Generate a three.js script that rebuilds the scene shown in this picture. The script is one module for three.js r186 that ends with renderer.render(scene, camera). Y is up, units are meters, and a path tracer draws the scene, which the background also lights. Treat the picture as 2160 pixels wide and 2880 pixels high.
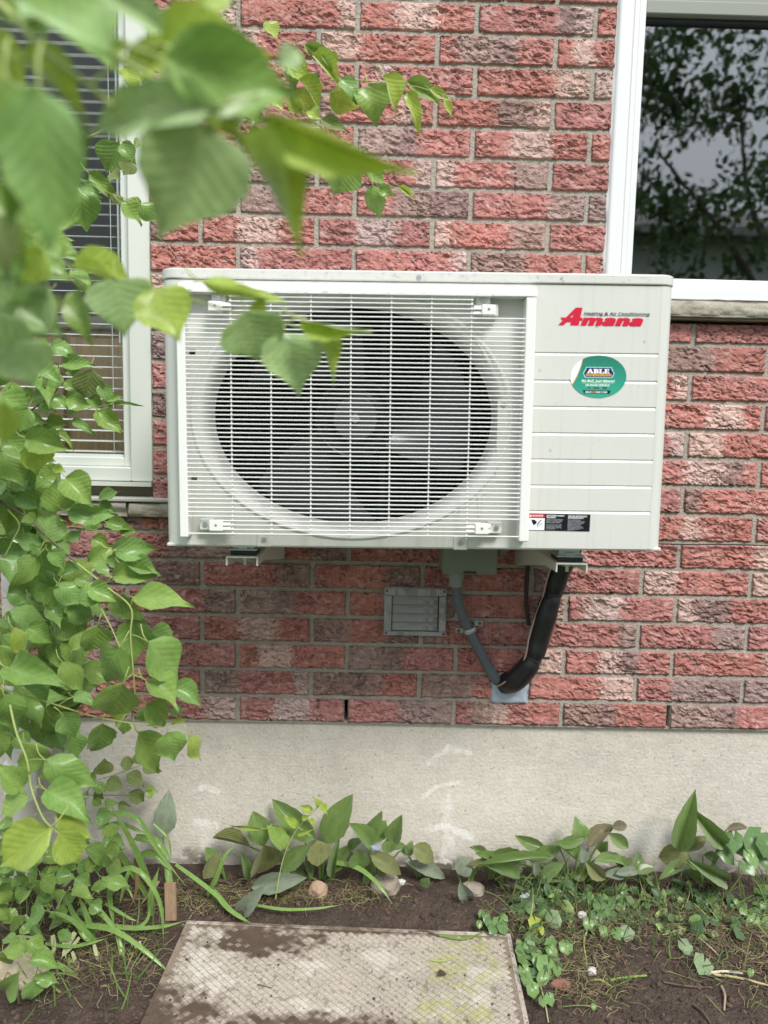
import * as THREE from 'three';
import { mergeGeometries } from 'three/addons/utils/BufferGeometryUtils.js';
import { RoundedBoxGeometry } from 'three/addons/geometries/RoundedBoxGeometry.js';

// ---------------------------------------------------------------- camera, sky, sun, exposure
const scene = new THREE.Scene();
const camera = new THREE.PerspectiveCamera(2 * Math.atan(1440 / 2080) * 180 / Math.PI, 0.75, 0.02, 300);
camera.rotation.order = 'YXZ';
camera.position.set(-0.2051, 0.7160, 1.7628);
camera.rotation.set(-0.1076, -0.0120, 0.0225);
camera.focus = 1.60; camera.userData.fStop = 2.5;
camera.updateMatrixWorld(true);
const renderer = new THREE.WebGLRenderer({ antialias: true });
renderer.toneMapping = THREE.LinearToneMapping;
renderer.toneMappingExposure = 2.3;
renderer.shadowMap.enabled = true;

// overcast sky: a bright veil, brighter towards the zenith, pale grey below the horizon
{
  const w = 256, h = 128, d = new Float32Array(w * h * 4);
  for (let j = 0; j < h; j++) {
    const el = ((j + 0.5) / h - 0.5) * Math.PI, s = Math.sin(el);
    for (let i = 0; i < w; i++) {
      const k = (j * w + i) * 4;
      const L = s > 0 ? 0.27 + 0.54 * s : 0.07;
      d[k] = L * (s > 0 ? 0.92 : 0.9); d[k + 1] = L * (s > 0 ? 1.0 : 1); d[k + 2] = L * (s > 0 ? 1.09 : 0.8); d[k + 3] = 1;
    }
  }
  const sky = new THREE.DataTexture(d, w, h, THREE.RGBAFormat, THREE.FloatType);
  sky.mapping = THREE.EquirectangularReflectionMapping; sky.magFilter = THREE.LinearFilter; sky.needsUpdate = true;
  scene.background = sky; scene.environment = sky;
}
const sun = new THREE.DirectionalLight(new THREE.Color().setRGB(1, 0.97, 0.92), 1.5);
sun.position.set(2.0, 5.2, 4.0); sun.target.position.set(-0.1, 0.4, 0.2);
sun.castShadow = true; sun.shadow.radius = 34; sun.shadow.mapSize.set(2048, 2048);
Object.assign(sun.shadow.camera, { left: -3, right: 3, top: 3, bottom: -3, near: 0.5, far: 14 });
scene.add(sun, sun.target);

// ---------------------------------------------------------------- helpers
function rng(seed) { let a = seed >>> 0; return () => { a = (a + 0x6D2B79F5) >>> 0; let t = a; t = Math.imul(t ^ (t >>> 15), t | 1); t ^= t + Math.imul(t ^ (t >>> 7), t | 61); return ((t ^ (t >>> 14)) >>> 0) / 4294967296; }; }
const R = rng(20240607);
const rr = (a, b) => a + (b - a) * R();
const clamp = (x, a = 0, b = 1) => Math.min(b, Math.max(a, x));
const lerp = (a, b, t) => a + (b - a) * t;
const smooth = (a, b, x) => { const t = clamp((x - a) / (b - a)); return t * t * (3 - 2 * t); };
function hash(x, y, s) { let h = Math.imul(x, 374761393) + Math.imul(y, 668265263) + Math.imul(s, 1442695041); h = Math.imul(h ^ (h >>> 13), 1274126177); h ^= h >>> 16; return (h >>> 0) / 4294967296; }
function vn(x, y, s = 0) {            // value noise 0..1
  const xi = Math.floor(x), yi = Math.floor(y); let fx = x - xi, fy = y - yi;
  fx = fx * fx * (3 - 2 * fx); fy = fy * fy * (3 - 2 * fy);
  const a = hash(xi, yi, s), b = hash(xi + 1, yi, s), c = hash(xi, yi + 1, s), d = hash(xi + 1, yi + 1, s);
  return (a + (b - a) * fx) * (1 - fy) + (c + (d - c) * fx) * fy;
}
function vnp(x, y, s, px, py) {       // the same, repeating after px, py cells
  const xi = Math.floor(x), yi = Math.floor(y); let fx = x - xi, fy = y - yi;
  fx = fx * fx * (3 - 2 * fx); fy = fy * fy * (3 - 2 * fy);
  const m = (v, p) => ((v % p) + p) % p;
  const x0 = m(xi, px), x1 = m(xi + 1, px), y0 = m(yi, py), y1 = m(yi + 1, py);
  return (hash(x0, y0, s) * (1 - fx) + hash(x1, y0, s) * fx) * (1 - fy) + (hash(x0, y1, s) * (1 - fx) + hash(x1, y1, s) * fx) * fy;
}
function fbm(x, y, s, o = 4, g = 0.5) { let a = 1, t = 0, n = 0; for (let i = 0; i < o; i++) { t += a * vn(x, y, s + i * 17); n += a; a *= g; x *= 2.03; y *= 2.03; } return t / n; }
function fbmp(x, y, s, p, o = 4, g = 0.5) { let a = 1, t = 0, n = 0, q = p; for (let i = 0; i < o; i++) { t += a * vnp(x, y, s + i * 17, q, q); n += a; a *= g; x *= 2; y *= 2; q *= 2; } return t / n; }
const toS = (c) => 255 * (c <= 0.0031308 ? 12.92 * c : 1.055 * Math.pow(c, 1 / 2.4) - 0.055);
const V = (x, y, z) => new THREE.Vector3(x, y, z);
const lin = (r, g, b) => new THREE.Color().setRGB(r, g, b);

function tex(w, h, fn, { srgb = false, repeat } = {}) {   // fn(x, y) -> [r,g,b(,a)] linear 0..1 for colour maps, or a number 0..1 for data
  const d = new Uint8Array(w * h * 4);
  for (let y = 0; y < h; y++) for (let x = 0; x < w; x++) {
    const c = fn(x, y), k = (y * w + x) * 4;
    if (typeof c === 'number') { d[k] = d[k + 1] = d[k + 2] = clamp(c) * 255; d[k + 3] = 255; }
    else { for (let i = 0; i < 3; i++) d[k + i] = srgb ? toS(clamp(c[i])) : clamp(c[i]) * 255; d[k + 3] = c.length > 3 ? clamp(c[3]) * 255 : 255; }
  }
  const t = new THREE.DataTexture(d, w, h, THREE.RGBAFormat);
  t.magFilter = THREE.LinearFilter; t.minFilter = THREE.LinearMipmapLinearFilter; t.generateMipmaps = true;
  t.wrapS = t.wrapT = THREE.RepeatWrapping;
  if (srgb) t.colorSpace = THREE.SRGBColorSpace;
  if (repeat) t.repeat.set(...repeat);
  t.needsUpdate = true;
  return t;
}
function std(color, roughness, more = {}) { return new THREE.MeshStandardMaterial({ color, roughness, ...more }); }
function phys(color, roughness, more = {}) { return new THREE.MeshPhysicalMaterial({ color, roughness, ...more }); }

// a sight line: where the line through photo point (u, v) meets the upright plane z, or the level y
const inv = camera.matrixWorld.clone();
function sight(u, v) { return V((u - 1080) / 2080, -(v - 1440) / 2080, -1).transformDirection(inv).multiplyScalar(Math.hypot((u - 1080) / 2080, (v - 1440) / 2080, 1)); }
function at(u, v, z) { const d = sight(u, v); return camera.position.clone().addScaledVector(d, (z - camera.position.z) / d.z); }
function level(u, v, y = -0.4) { const d = sight(u, v); return camera.position.clone().addScaledVector(d, (y - camera.position.y) / d.y); }
const metres = (px, z) => px * (camera.position.z - z) / 2080;

const taken = {};
function numbered(name) { taken[name] = (taken[name] ?? -1) + 1; return taken[name] ? `${name}_${String(taken[name]).padStart(3, '0')}` : name; }
function tag(o, label, category, group) { o.userData.label = label; o.userData.category = category; if (group) o.userData.group = group; return o; }
function thing(name, label, category, pos = [0, 0, 0], group) {
  const o = new THREE.Group(); o.name = numbered(name); o.position.set(...pos); scene.add(o); return tag(o, label, category, group);
}
function part(name, geo, mat, parent, pos) {
  const m = new THREE.Mesh(geo, mat); m.name = name; if (pos) m.position.set(...pos); parent.add(m); return m;
}
function solo(name, geo, mat, label, category, group, pos) {
  const m = new THREE.Mesh(geo, mat); m.name = numbered(name); if (pos) m.position.set(...pos); scene.add(m); return tag(m, label, category, group);
}
function struct(name, geo, mat, pos) { const m = new THREE.Mesh(geo, mat); m.name = name; if (pos) m.position.set(...pos); m.userData.kind = 'structure'; scene.add(m); return m; }
const box = (w, h, d, x = 0, y = 0, z = 0) => new THREE.BoxGeometry(w, h, d).translate(x, y, z);
const rbox = (w, h, d, r, x = 0, y = 0, z = 0, seg = 2) => new RoundedBoxGeometry(w, h, d, seg, r).translate(x, y, z);
const cyl = (r0, r1, h, n = 12, x = 0, y = 0, z = 0) => new THREE.CylinderGeometry(r0, r1, h, n).translate(x, y, z);
const plain = (g) => { const n = g.index ? g.toNonIndexed() : g; for (const k of Object.keys(n.attributes)) if (!['position', 'normal', 'uv'].includes(k)) n.deleteAttribute(k); return n; };
const merge = (list) => mergeGeometries(list.map(plain));
const curve = (pts) => new THREE.CatmullRomCurve3(pts.map((p) => (p.isVector3 ? p : V(...p))));
function tube(pts, r, seg = 24, rad = 8, r1 = r, rib) {       // a tapering tube; rib = [count, depth]
  const c = curve(pts), fr = c.computeFrenetFrames(seg, false), pos = [], nor = [], uv = [], idx = [];
  for (let i = 0; i <= seg; i++) {
    const t = i / seg, p = c.getPointAt(t); let q = lerp(r, r1, t); if (rib) q *= 1 + rib[1] * Math.sin(t * rib[0] * 2 * Math.PI);
    for (let j = 0; j <= rad; j++) {
      const a = j / rad * Math.PI * 2, n = fr.normals[i].clone().multiplyScalar(Math.cos(a)).addScaledVector(fr.binormals[i], Math.sin(a));
      pos.push(p.x + n.x * q, p.y + n.y * q, p.z + n.z * q); nor.push(n.x, n.y, n.z); uv.push(j / rad, t);
      if (i < seg && j < rad) { const k = i * (rad + 1) + j; idx.push(k, k + 1, k + rad + 1, k + 1, k + rad + 2, k + rad + 1); }
    }
  }
  for (const e of [0, seg]) { const p = c.getPointAt(e / seg), k = pos.length / 3; pos.push(p.x, p.y, p.z); nor.push(0, 0, 1); uv.push(0.5, 0.5); for (let j = 0; j < rad; j++) { const b = e * (rad + 1) + j; e ? idx.push(b, b + 1, k) : idx.push(b + 1, b, k); } }
  const g = new THREE.BufferGeometry(); g.setAttribute('position', new THREE.Float32BufferAttribute(pos, 3)); g.setAttribute('uv', new THREE.Float32BufferAttribute(uv, 2)); g.setIndex(idx);
  if (rib) g.computeVertexNormals(); else g.setAttribute('normal', new THREE.Float32BufferAttribute(nor, 3));
  return g;
}
function gridGeo(nx, ny, fn) {         // fn(s, t) -> [x, y, z, u, v]
  const pos = [], uv = [], idx = [];
  for (let j = 0; j <= ny; j++) for (let i = 0; i <= nx; i++) {
    const p = fn(i / nx, j / ny); pos.push(p[0], p[1], p[2]); uv.push(p[3] ?? i / nx, p[4] ?? j / ny);
    if (i < nx && j < ny) { const k = j * (nx + 1) + i; idx.push(k, k + 1, k + nx + 1, k + 1, k + nx + 2, k + nx + 1); }
  }
  const g = new THREE.BufferGeometry(); g.setAttribute('position', new THREE.Float32BufferAttribute(pos, 3)); g.setAttribute('uv', new THREE.Float32BufferAttribute(uv, 2)); g.setIndex(idx); g.computeVertexNormals(); return g;
}
function uvXY(g, sx = 1, sy = 1) { const p = g.attributes.position, u = g.attributes.uv, n = g.attributes.normal; for (let i = 0; i < p.count; i++) { const ax = Math.abs(n.getX(i)), ay = Math.abs(n.getY(i)), az = Math.abs(n.getZ(i)); if (az >= ax && az >= ay) u.setXY(i, p.getX(i) * sx, p.getY(i) * sy); else if (ay >= ax) u.setXY(i, p.getX(i) * sx, p.getZ(i) * sy); else u.setXY(i, p.getZ(i) * sx, p.getY(i) * sy); } return g; }

// ---------------------------------------------------------------- brick wall
const PITCH = 0.267, COURSE = 0.0672, BW = 0.2553, BH = 0.0574;
const lowX = -2.2, highX = 2.0, rowsUp = 40;
const leftOpen = { x0: -1.95, x1: -0.737, y0: 0.5, y1: 1.95 }, rightOpen = { x0: 0.3155, x1: 1.55, y0: 0.985, y1: 1.86 };
// colour bands of single bricks, left to right: r red, p pale, g grey brown, k dark grey
const bands = {
  '24|-1': 'rrpprr', '24|0': 'rrrrkp', '24|1': 'rrrrrr', '24|-2': 'rrrrrp', '25|-1': 'rrrgrr', '23|-1': 'pprrrr', '23|0': 'rggkrr', '23|1': 'rprrpr', '23|-2': 'ppprrr',
  '22|-1': 'rprrrr', '22|0': 'rrrrpp', '22|1': 'pprrrr', '22|-2': 'rrrrrr', '21|-1': 'grrrpr', '21|0': 'rrrkkp', '21|1': 'rrrrrr', '20|-1': 'ggkrrr', '20|0': 'rrpprr', '20|1': 'rrrrrr',
  '19|-1': 'krrrrp', '19|0': 'prrrgg', '19|1': 'rrrrrr', '19|-2': 'rrgggk', '18|-1': 'rrggkk', '18|0': 'rrrrgg', '18|1': 'gggrrr', '18|-2': 'ggkrrr', '18|-3': 'rrrkkk',
  '17|-1': 'rrpprr', '17|0': 'prrrgg', '17|1': 'rrrrrr', '17|-2': 'rrpprr', '17|-3': 'rrkkrr', '16|-1': 'rrrrrp', '16|0': 'gggrrr', '16|1': 'rprrrr', '16|-2': 'prrrrr', '16|-3': 'rrrrrr',
  '15|-3': 'rrpppp', '14|-3': 'rrrppp', '13|-3': 'rrrkkr', '12|-3': 'rrrrrr', '11|-3': 'rrrkrr', '10|-3': 'rrrggk', '9|-3': 'rrrrrr', '8|-3': 'rrrkkk',
  '14|2': 'rrrrrr', '13|2': 'gggrrr', '12|1': 'rrrrrp', '12|2': 'rrrrrr', '11|2': 'rrrppr', '10|1': 'rrrrrp', '10|2': 'pprrrr', '9|2': 'rrppkr', '9|3': 'rrrrpp', '8|1': 'rrrrrr', '8|2': 'krrrrr', '7|2': 'rrprrr', '7|3': 'rrrppr',
  '6|1': 'prrrrr', '6|2': 'rrrrpp', '5|1': 'kkrrrr', '5|2': 'pprrrr', '5|3': 'pprrrr', '5|0': 'rrrrrr', '4|0': 'rrrrkp', '4|1': 'rpprrr', '4|2': 'pkkrrr', '3|0': 'grrrrr', '3|1': 'rrrrrg', '3|2': 'rrrrgg', '3|3': 'rrrrrr',
  '2|-1': 'ggkrrr', '2|0': 'rrrrpp', '2|1': 'rrpkrr', '2|2': 'rrrrrp', '1|-1': 'gkkgrr', '1|0': 'gggrrr', '1|1': 'rrrrpp', '1|2': 'rrgggk', '1|3': 'kgrrrr', '0|-1': 'rrrggg', '0|0': 'rgprrr', '0|1': 'ggkrrr', '0|2': 'gggkrr',
  '0|-3': 'rrrrpp', '0|-2': 'rrpprr', '0|-4': 'ggkrrr', '1|-2': 'ggrrrp', '1|-3': 'rrrrrr', '2|-3': 'rrrrrr', '2|-2': 'rpprrr', '3|-2': 'rrpprr', '3|-1': 'kgrrkk', '3|-3': 'gkkrrr', '4|-3': 'rrrrkk', '4|-2': 'ggkrrr', '4|-1': 'rrgggk',
  '5|-2': 'rrrrgg', '5|-1': 'rrrrkk', '5|-3': 'kkgkkk', '6|-2': 'rrrrkk', '6|-3': 'rrkkgg', '6|-1': 'rrrrrr', '6|0': 'grrrrk',
};
const clay = { r: [0.445, 0.182, 0.158], p: [0.565, 0.385, 0.345], g: [0.345, 0.225, 0.198], k: [0.285, 0.178, 0.162] };
const brickH = (x, y, s) => {           // relief of a brick's face, 0..1; x, y in metres
  const wx = (fbm(x * 60, y * 60, s + 3, 2) - 0.5) * 0.018, wy = (fbm(x * 55, y * 55, s + 9, 2) - 0.5) * 0.012;
  const a = fbm((x + wx) * 62, (y + wy) * 135, s, 3, 0.6);
  const t = (a - 0.22) * 5.2, f = t - Math.floor(t), terr = (Math.floor(t) + smooth(0.36, 0.47, f)) / 3.6;   // flaky steps
  const rough = smooth(0.30, 0.62, fbm(x * 17, y * 24, s + 31, 2));
  const comb = vn(x * 330, y * 26, s + 5);
  const pit = smooth(0.66, 0.80, vn((x + wx) * 210, (y + wy) * 380, s + 41)) * (0.25 + 0.75 * smooth(0.4, 0.65, fbm(x * 26, y * 30, s + 43, 2)));   // short pits
  return clamp(0.56 + (terr - 0.5) * (0.25 + 0.75 * rough) * 0.75 - pit * 0.42 + (comb - 0.5) * 0.08 + (vn(x * 900, y * 900, s + 8) - 0.5) * 0.08);
};
const CW = 256, CH = 64, ACOLS = 8, AROWS = 32;
const brickList = [], extraBricks = [];
for (let r = 0; r < rowsUp; r++) {
  const off = r % 2 ? -0.326 : 0;
  for (let c = -9; c <= 8; c++) {
    let x0 = (c + off) * PITCH + (PITCH - BW) / 2, x1 = x0 + BW; const y0 = r * COURSE + 0.0012, y1 = y0 + BH;
    const pieces = [[Math.max(x0, lowX), Math.min(x1, highX)]];
    for (const o of [leftOpen, rightOpen]) if (y0 > o.y0 - 0.012 && y0 < o.y1 - 0.01) for (let i = pieces.length - 1; i >= 0; i--) {
      const [a, b] = pieces[i]; if (b <= o.x0 || a >= o.x1) continue;
      pieces.splice(i, 1); if (a < o.x0 - 0.012) pieces.push([a, o.x0 - 0.002]); if (b > o.x1 + 0.012) pieces.push([o.x1 + 0.002, b]);
    }
    for (const [a, b] of pieces) if (b - a > 0.015) {
      let ya = y0, yb = y1;
      for (const o of [leftOpen, rightOpen]) if (b > o.x0 && a < o.x1) { if (ya < o.y0 && yb > o.y0) yb = o.y0; if (ya < o.y1 && yb > o.y1) ya = o.y1; }
      if (yb - ya < 0.012) continue;
      const seen = b > -1.22 && a < 0.92 && r < 26;
      (seen ? brickList : extraBricks).push({ r, c, a, b, y0: ya, y1: yb, fx: x0, key: `${r}|${c}` });
    }
  }
}
// one cell of the sheet per brick: colour bands and relief
const cellOf = {}; let cells = 0;
for (const b of brickList) if (cellOf[b.key] === undefined && cells < ACOLS * AROWS) cellOf[b.key] = cells++;
for (const b of extraBricks) if (cellOf[b.key] === undefined) cellOf[b.key] = cells < ACOLS * AROWS ? cells++ : Math.floor(R() * cells);
let brickMap, brickBump;
{
  const w = CW * ACOLS, h = CH * AROWS, dc = new Uint8Array(w * h * 4), db = new Uint8Array(w * h * 4);
  const pool = ['rrrrrr', 'rrpprr', 'rrrrpp', 'ggrrrr', 'rrrkkr', 'prrrrr', 'rrrrgg', 'rrkkrr', 'rrrrrr', 'gkkrrr'];
  const byCell = []; for (const k in cellOf) if (byCell[cellOf[k]] === undefined) byCell[cellOf[k]] = k;
  for (let n = 0; n < cells; n++) {
    const cx = (n % ACOLS) * CW, cy = Math.floor(n / ACOLS) * CH, s = 1000 + n * 37, code = bands[byCell[n]] ?? pool[Math.floor(hash(n, 5, 77) * pool.length)];
    const tone = 0.88 + 0.26 * hash(n, 9, 3), warm = (hash(n, 11, 4) - 0.5) * 0.12;
    for (let j = 0; j < CH; j++) for (let i = 0; i < CW; i++) {
      const x = i / CW * PITCH, y = j / CH * 0.0667, k = ((cy + j) * w + cx + i) * 4;
      const f = x / PITCH * 6 + (fbm(y * 60 + 3, x * 22, s + 71, 3) - 0.5) * 0.6 + (vn(y * 340, x * 260, s + 73) - 0.5) * 0.75;
      const q = clamp(f, 0, 5.999), i0 = Math.floor(q), fr = q - i0, A = clay[code[i0]], B = clay[code[Math.min(5, i0 + 1)]], m = smooth(0.78, 1, fr);
      const gr = vn(x * 700, y * 700, s + 51), st = vn(x * 260, y * 14, s + 53), pa = fbm(x * 40, y * 55, s + 57, 3), fl = fbm(x * 85, y * 120, s + 59, 3);
      const mul = tone * (0.80 + 0.16 * gr + 0.20 * st + 0.18 * (pa - 0.5)), chalk = smooth(0.55, 0.75, fl) * 0.32, soot = smooth(0.60, 0.74, fbm(x * 95, y * 150, s + 63, 3)) * 0.5;
      for (let e = 0; e < 3; e++) {
        let v = lerp(A[e], B[e], m) * mul * (1 + (e === 0 ? warm : e === 2 ? -warm : 0));
        v = lerp(v, [0.66, 0.48, 0.44][e], chalk); v = lerp(v, [0.13, 0.07, 0.065][e], soot);
        dc[k + e] = toS(clamp(v));
      }
      dc[k + 3] = 255;
      const H = brickH(x, y, s) * 255; db[k] = db[k + 1] = db[k + 2] = H; db[k + 3] = 255;
    }
  }
  const mk = (d, srgb) => { const t = new THREE.DataTexture(d, w, h, THREE.RGBAFormat); t.magFilter = THREE.LinearFilter; t.minFilter = THREE.LinearMipmapLinearFilter; t.generateMipmaps = true; if (srgb) t.colorSpace = THREE.SRGBColorSpace; t.needsUpdate = true; return t; };
  brickMap = mk(dc, true); brickBump = mk(db, false);
}
const brickMat = std(0xffffff, 0.93, { map: brickMap, bumpMap: brickBump, bumpScale: 0.0085 });
function brickGeo(b, nx, ny) {
  const n = cellOf[b.key], cx = (n % ACOLS) * CW, cy = Math.floor(n / ACOLS) * CH, s = 1000 + n * 37, w = CW * ACOLS, h = CH * AROWS;
  const uv = (x, y) => [(cx + 3 + clamp((x - b.fx) / PITCH) * (CW - 6)) / w, (cy + 2 + clamp((y - b.r * COURSE) / 0.0667) * (CH - 4)) / h];
  const W = b.b - b.a, H = b.y1 - b.y0;
  return gridGeo(nx + 2, ny + 2, (S, T) => {
    const i = Math.round(S * (nx + 2)), j = Math.round(T * (ny + 2)), edge = i === 0 || j === 0 || i === nx + 2 || j === ny + 2;
    const s0 = clamp((i - 1) / nx), t0 = clamp((j - 1) / ny), nearE = Math.min(s0 * W, (1 - s0) * W, t0 * H, (1 - t0) * H);
    let x = b.a + s0 * W, y = b.y0 + t0 * H;
    const wob = (k) => (vn(x * 140, y * 140, s + k) - 0.5) * 0.0024;
    if (nearE < 1e-5) { if (s0 === 0 || s0 === 1) x += wob(101); if (t0 === 0 || t0 === 1) y += wob(103); }
    const z = edge ? -0.024 : (brickH(x - b.fx, y - b.r * COURSE, s) - 0.58) * 0.0098 - (nearE < 1e-5 ? 0.0016 : 0) + (hash(n, 3, 8) - 0.5) * 0.0016;
    const [u, v] = uv(x, y); return [x, y, z, u, v];
  });
}
const brickWall = thing('brick_wall', 'rough red brick wall of the house with pale mortar joints', 'wall', [0, 0, 0]);
for (const b of brickList) { const W = b.b - b.a; part('brick', brickGeo(b, Math.max(3, Math.round(W / 0.0034)), 18), brickMat, brickWall); }
part('brick_courses', merge(extraBricks.map((b) => brickGeo(b, 6, 3))), brickMat, brickWall).userData.kind = 'stuff';
// mortar behind the faces, open at the windows and at the weep holes
{
  const s = new THREE.Shape([new THREE.Vector2(lowX, -0.004), new THREE.Vector2(highX, -0.004), new THREE.Vector2(highX, rowsUp * COURSE), new THREE.Vector2(lowX, rowsUp * COURSE)]);
  const hole = (x0, x1, y0, y1) => s.holes.push(new THREE.Path([new THREE.Vector2(x0, y0), new THREE.Vector2(x0, y1), new THREE.Vector2(x1, y1), new THREE.Vector2(x1, y0)]));
  hole(leftOpen.x0, leftOpen.x1, leftOpen.y0, leftOpen.y1); hole(rightOpen.x0, rightOpen.x1, rightOpen.y0, rightOpen.y1);
  for (const c of [-1, 2]) hole(c * PITCH - 0.0045, c * PITCH + 0.0045, 0.002, BH);
  const g = new THREE.ExtrudeGeometry(s, { depth: 0.075, bevelEnabled: false }); g.translate(0, 0, -0.0805);
  const mm = tex(512, 512, (x, y) => { const n = fbmp(x / 16, y / 16, 5, 32, 4), f = vnp(x / 2, y / 2, 6, 256, 256); const k = 0.78 + 0.32 * n + 0.16 * (f - 0.5); return [0.41 * k, 0.37 * k, 0.315 * k]; }, { srgb: true, repeat: [3, 3] });
  const mb = tex(512, 512, (x, y) => 0.5 + (fbmp(x / 8, y / 8, 15, 64, 3) - 0.5) * 0.8, { repeat: [5, 5] });
  part('mortar', g, std(0xffffff, 0.96, { map: mm, bumpMap: mb, bumpScale: 0.003 }), brickWall);
}
// wall core behind: keeps the weep holes dark
part('backing', box(highX - lowX, 0.45, 0.02, (lowX + highX) / 2, 0.22, -0.115), std(lin(0.04, 0.04, 0.04), 0.9), brickWall);

// ---------------------------------------------------------------- parged foundation
const foundCol = tex(2048, 512, (i, j) => {
  const x = lowX + (i + 0.5) / 2048 * (highX - lowX), y = -0.62 + (j + 0.5) / 512 * 0.62;
  let k = 0.86 + 0.30 * (fbm(x * 3, y * 4, 201, 4) - 0.5) + 0.16 * (vn(x * 260, y * 260, 203) - 0.5) + 0.14 * (fbm(x * 40, y * 40, 204, 3) - 0.5) - 0.4 * smooth(0.90, 0.97, vn(x * 240, y * 240, 205));
  let c = [0.70 * k, 0.645 * k, 0.56 * k];
  const stroke = (x0, y0, x1, y1, w, a) => { const dx = x1 - x0, dy = y1 - y0, t = clamp(((x - x0) * dx + (y - y0) * dy) / (dx * dx + dy * dy)), d = Math.hypot(x - x0 - t * dx, (y - y0 - t * dy)) / w + (fbm(x * 40, y * 55, 213, 4) - 0.5) * 1.7 + (vn(x * 160, y * 120, 214) - 0.5) * 0.5, m = smooth(1.05, 0.35, d) * a; c = c.map((v, e) => lerp(v, [0.82, 0.79, 0.74][e], m * (0.35 + 0.65 * smooth(0.3, 0.7, fbm(x * 70, y * 70, 215, 3))))); };
  const lime = (cx, cy, rx, ry, a) => { const d = Math.hypot((x - cx) / rx, (y - cy) / ry) + (fbm(x * 22, y * 26, 211, 4) - 0.5) * 1.5 + (vn(x * 110, y * 60, 212) - 0.5) * 0.5; const m = smooth(1.0, 0.45, d) * a; c = c.map((v, e) => lerp(v, [0.82, 0.80, 0.76][e], m)); };
  stroke(-0.059, -0.103, -0.008, -0.066, 0.009, 0.8); stroke(-0.008, -0.066, 0.039, -0.076, 0.012, 0.9); stroke(-0.071, -0.197, -0.034, -0.166, 0.008, 0.8); stroke(-0.034, -0.166, 0.018, -0.155, 0.010, 0.9); stroke(-0.004, -0.18, -0.002, -0.26, 0.016, 0.55); stroke(-0.054, -0.280, -0.007, -0.2755, 0.009, 0.9); stroke(-0.007, -0.2755, 0.055, -0.297, 0.011, 0.9); stroke(-0.004, -0.28, -0.001, -0.36, 0.021, 0.7);
  stroke(-0.645, -0.19, -0.618, -0.178, 0.010, 0.9); stroke(-0.618, -0.178, -0.586, -0.193, 0.009, 0.9); stroke(-0.64, -0.272, -0.59, -0.278, 0.012, 0.8); stroke(-0.615, -0.28, -0.61, -0.35, 0.02, 0.5); lime(-0.2, -0.33, 0.09, 0.03, 0.35); lime(0.55, -0.3, 0.12, 0.05, 0.3); lime(-0.7, -0.05, 0.03, 0.08, 0.3);
  const soil = smooth(-0.335, -0.40, y + (fbm(x * 14, y * 14, 221, 4) - 0.5) * 0.09) * smooth(0.35, 0.55, fbm(x * 60, y * 60, 222, 3) + 0.1); c = c.map((v, e) => lerp(v, [0.085, 0.06, 0.045][e], soil * 0.85));
  return c;
}, { srgb: true });
const foundBump = tex(512, 512, (x, y) => { const a = fbmp(x / 64, y / 64, 31, 8, 3), st = fbmp(x / 32 + 3 * a, y / 4, 35, 128, 1); return 0.25 * a + 0.16 * vnp(x / 32, y / 4, 36, 16, 128) + 0.55 * fbmp(x / 4, y / 4, 33, 128, 2); }, { repeat: [7, 1.05] });
{
  const g = gridGeo(160, 26, (s, t) => { const x = lowX + s * (highX - lowX), y = -0.62 + t * 0.616; return [x, y, -0.016 + (fbm(x * 7, y * 8, 231, 3) - 0.5) * 0.006, s, t]; });
  const back = box(highX - lowX, 0.6, 0.14, (lowX + highX) / 2, -0.32, -0.105);
  const f = thing('foundation_wall', 'grey parged concrete foundation below the brick with white lime marks', 'foundation');
  part('parging', g, std(0xffffff, 0.95, { map: foundCol, bumpMap: foundBump, bumpScale: 0.0016 }), f);
  part('core', back, std(lin(0.4, 0.37, 0.32), 0.95), f);
}

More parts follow.
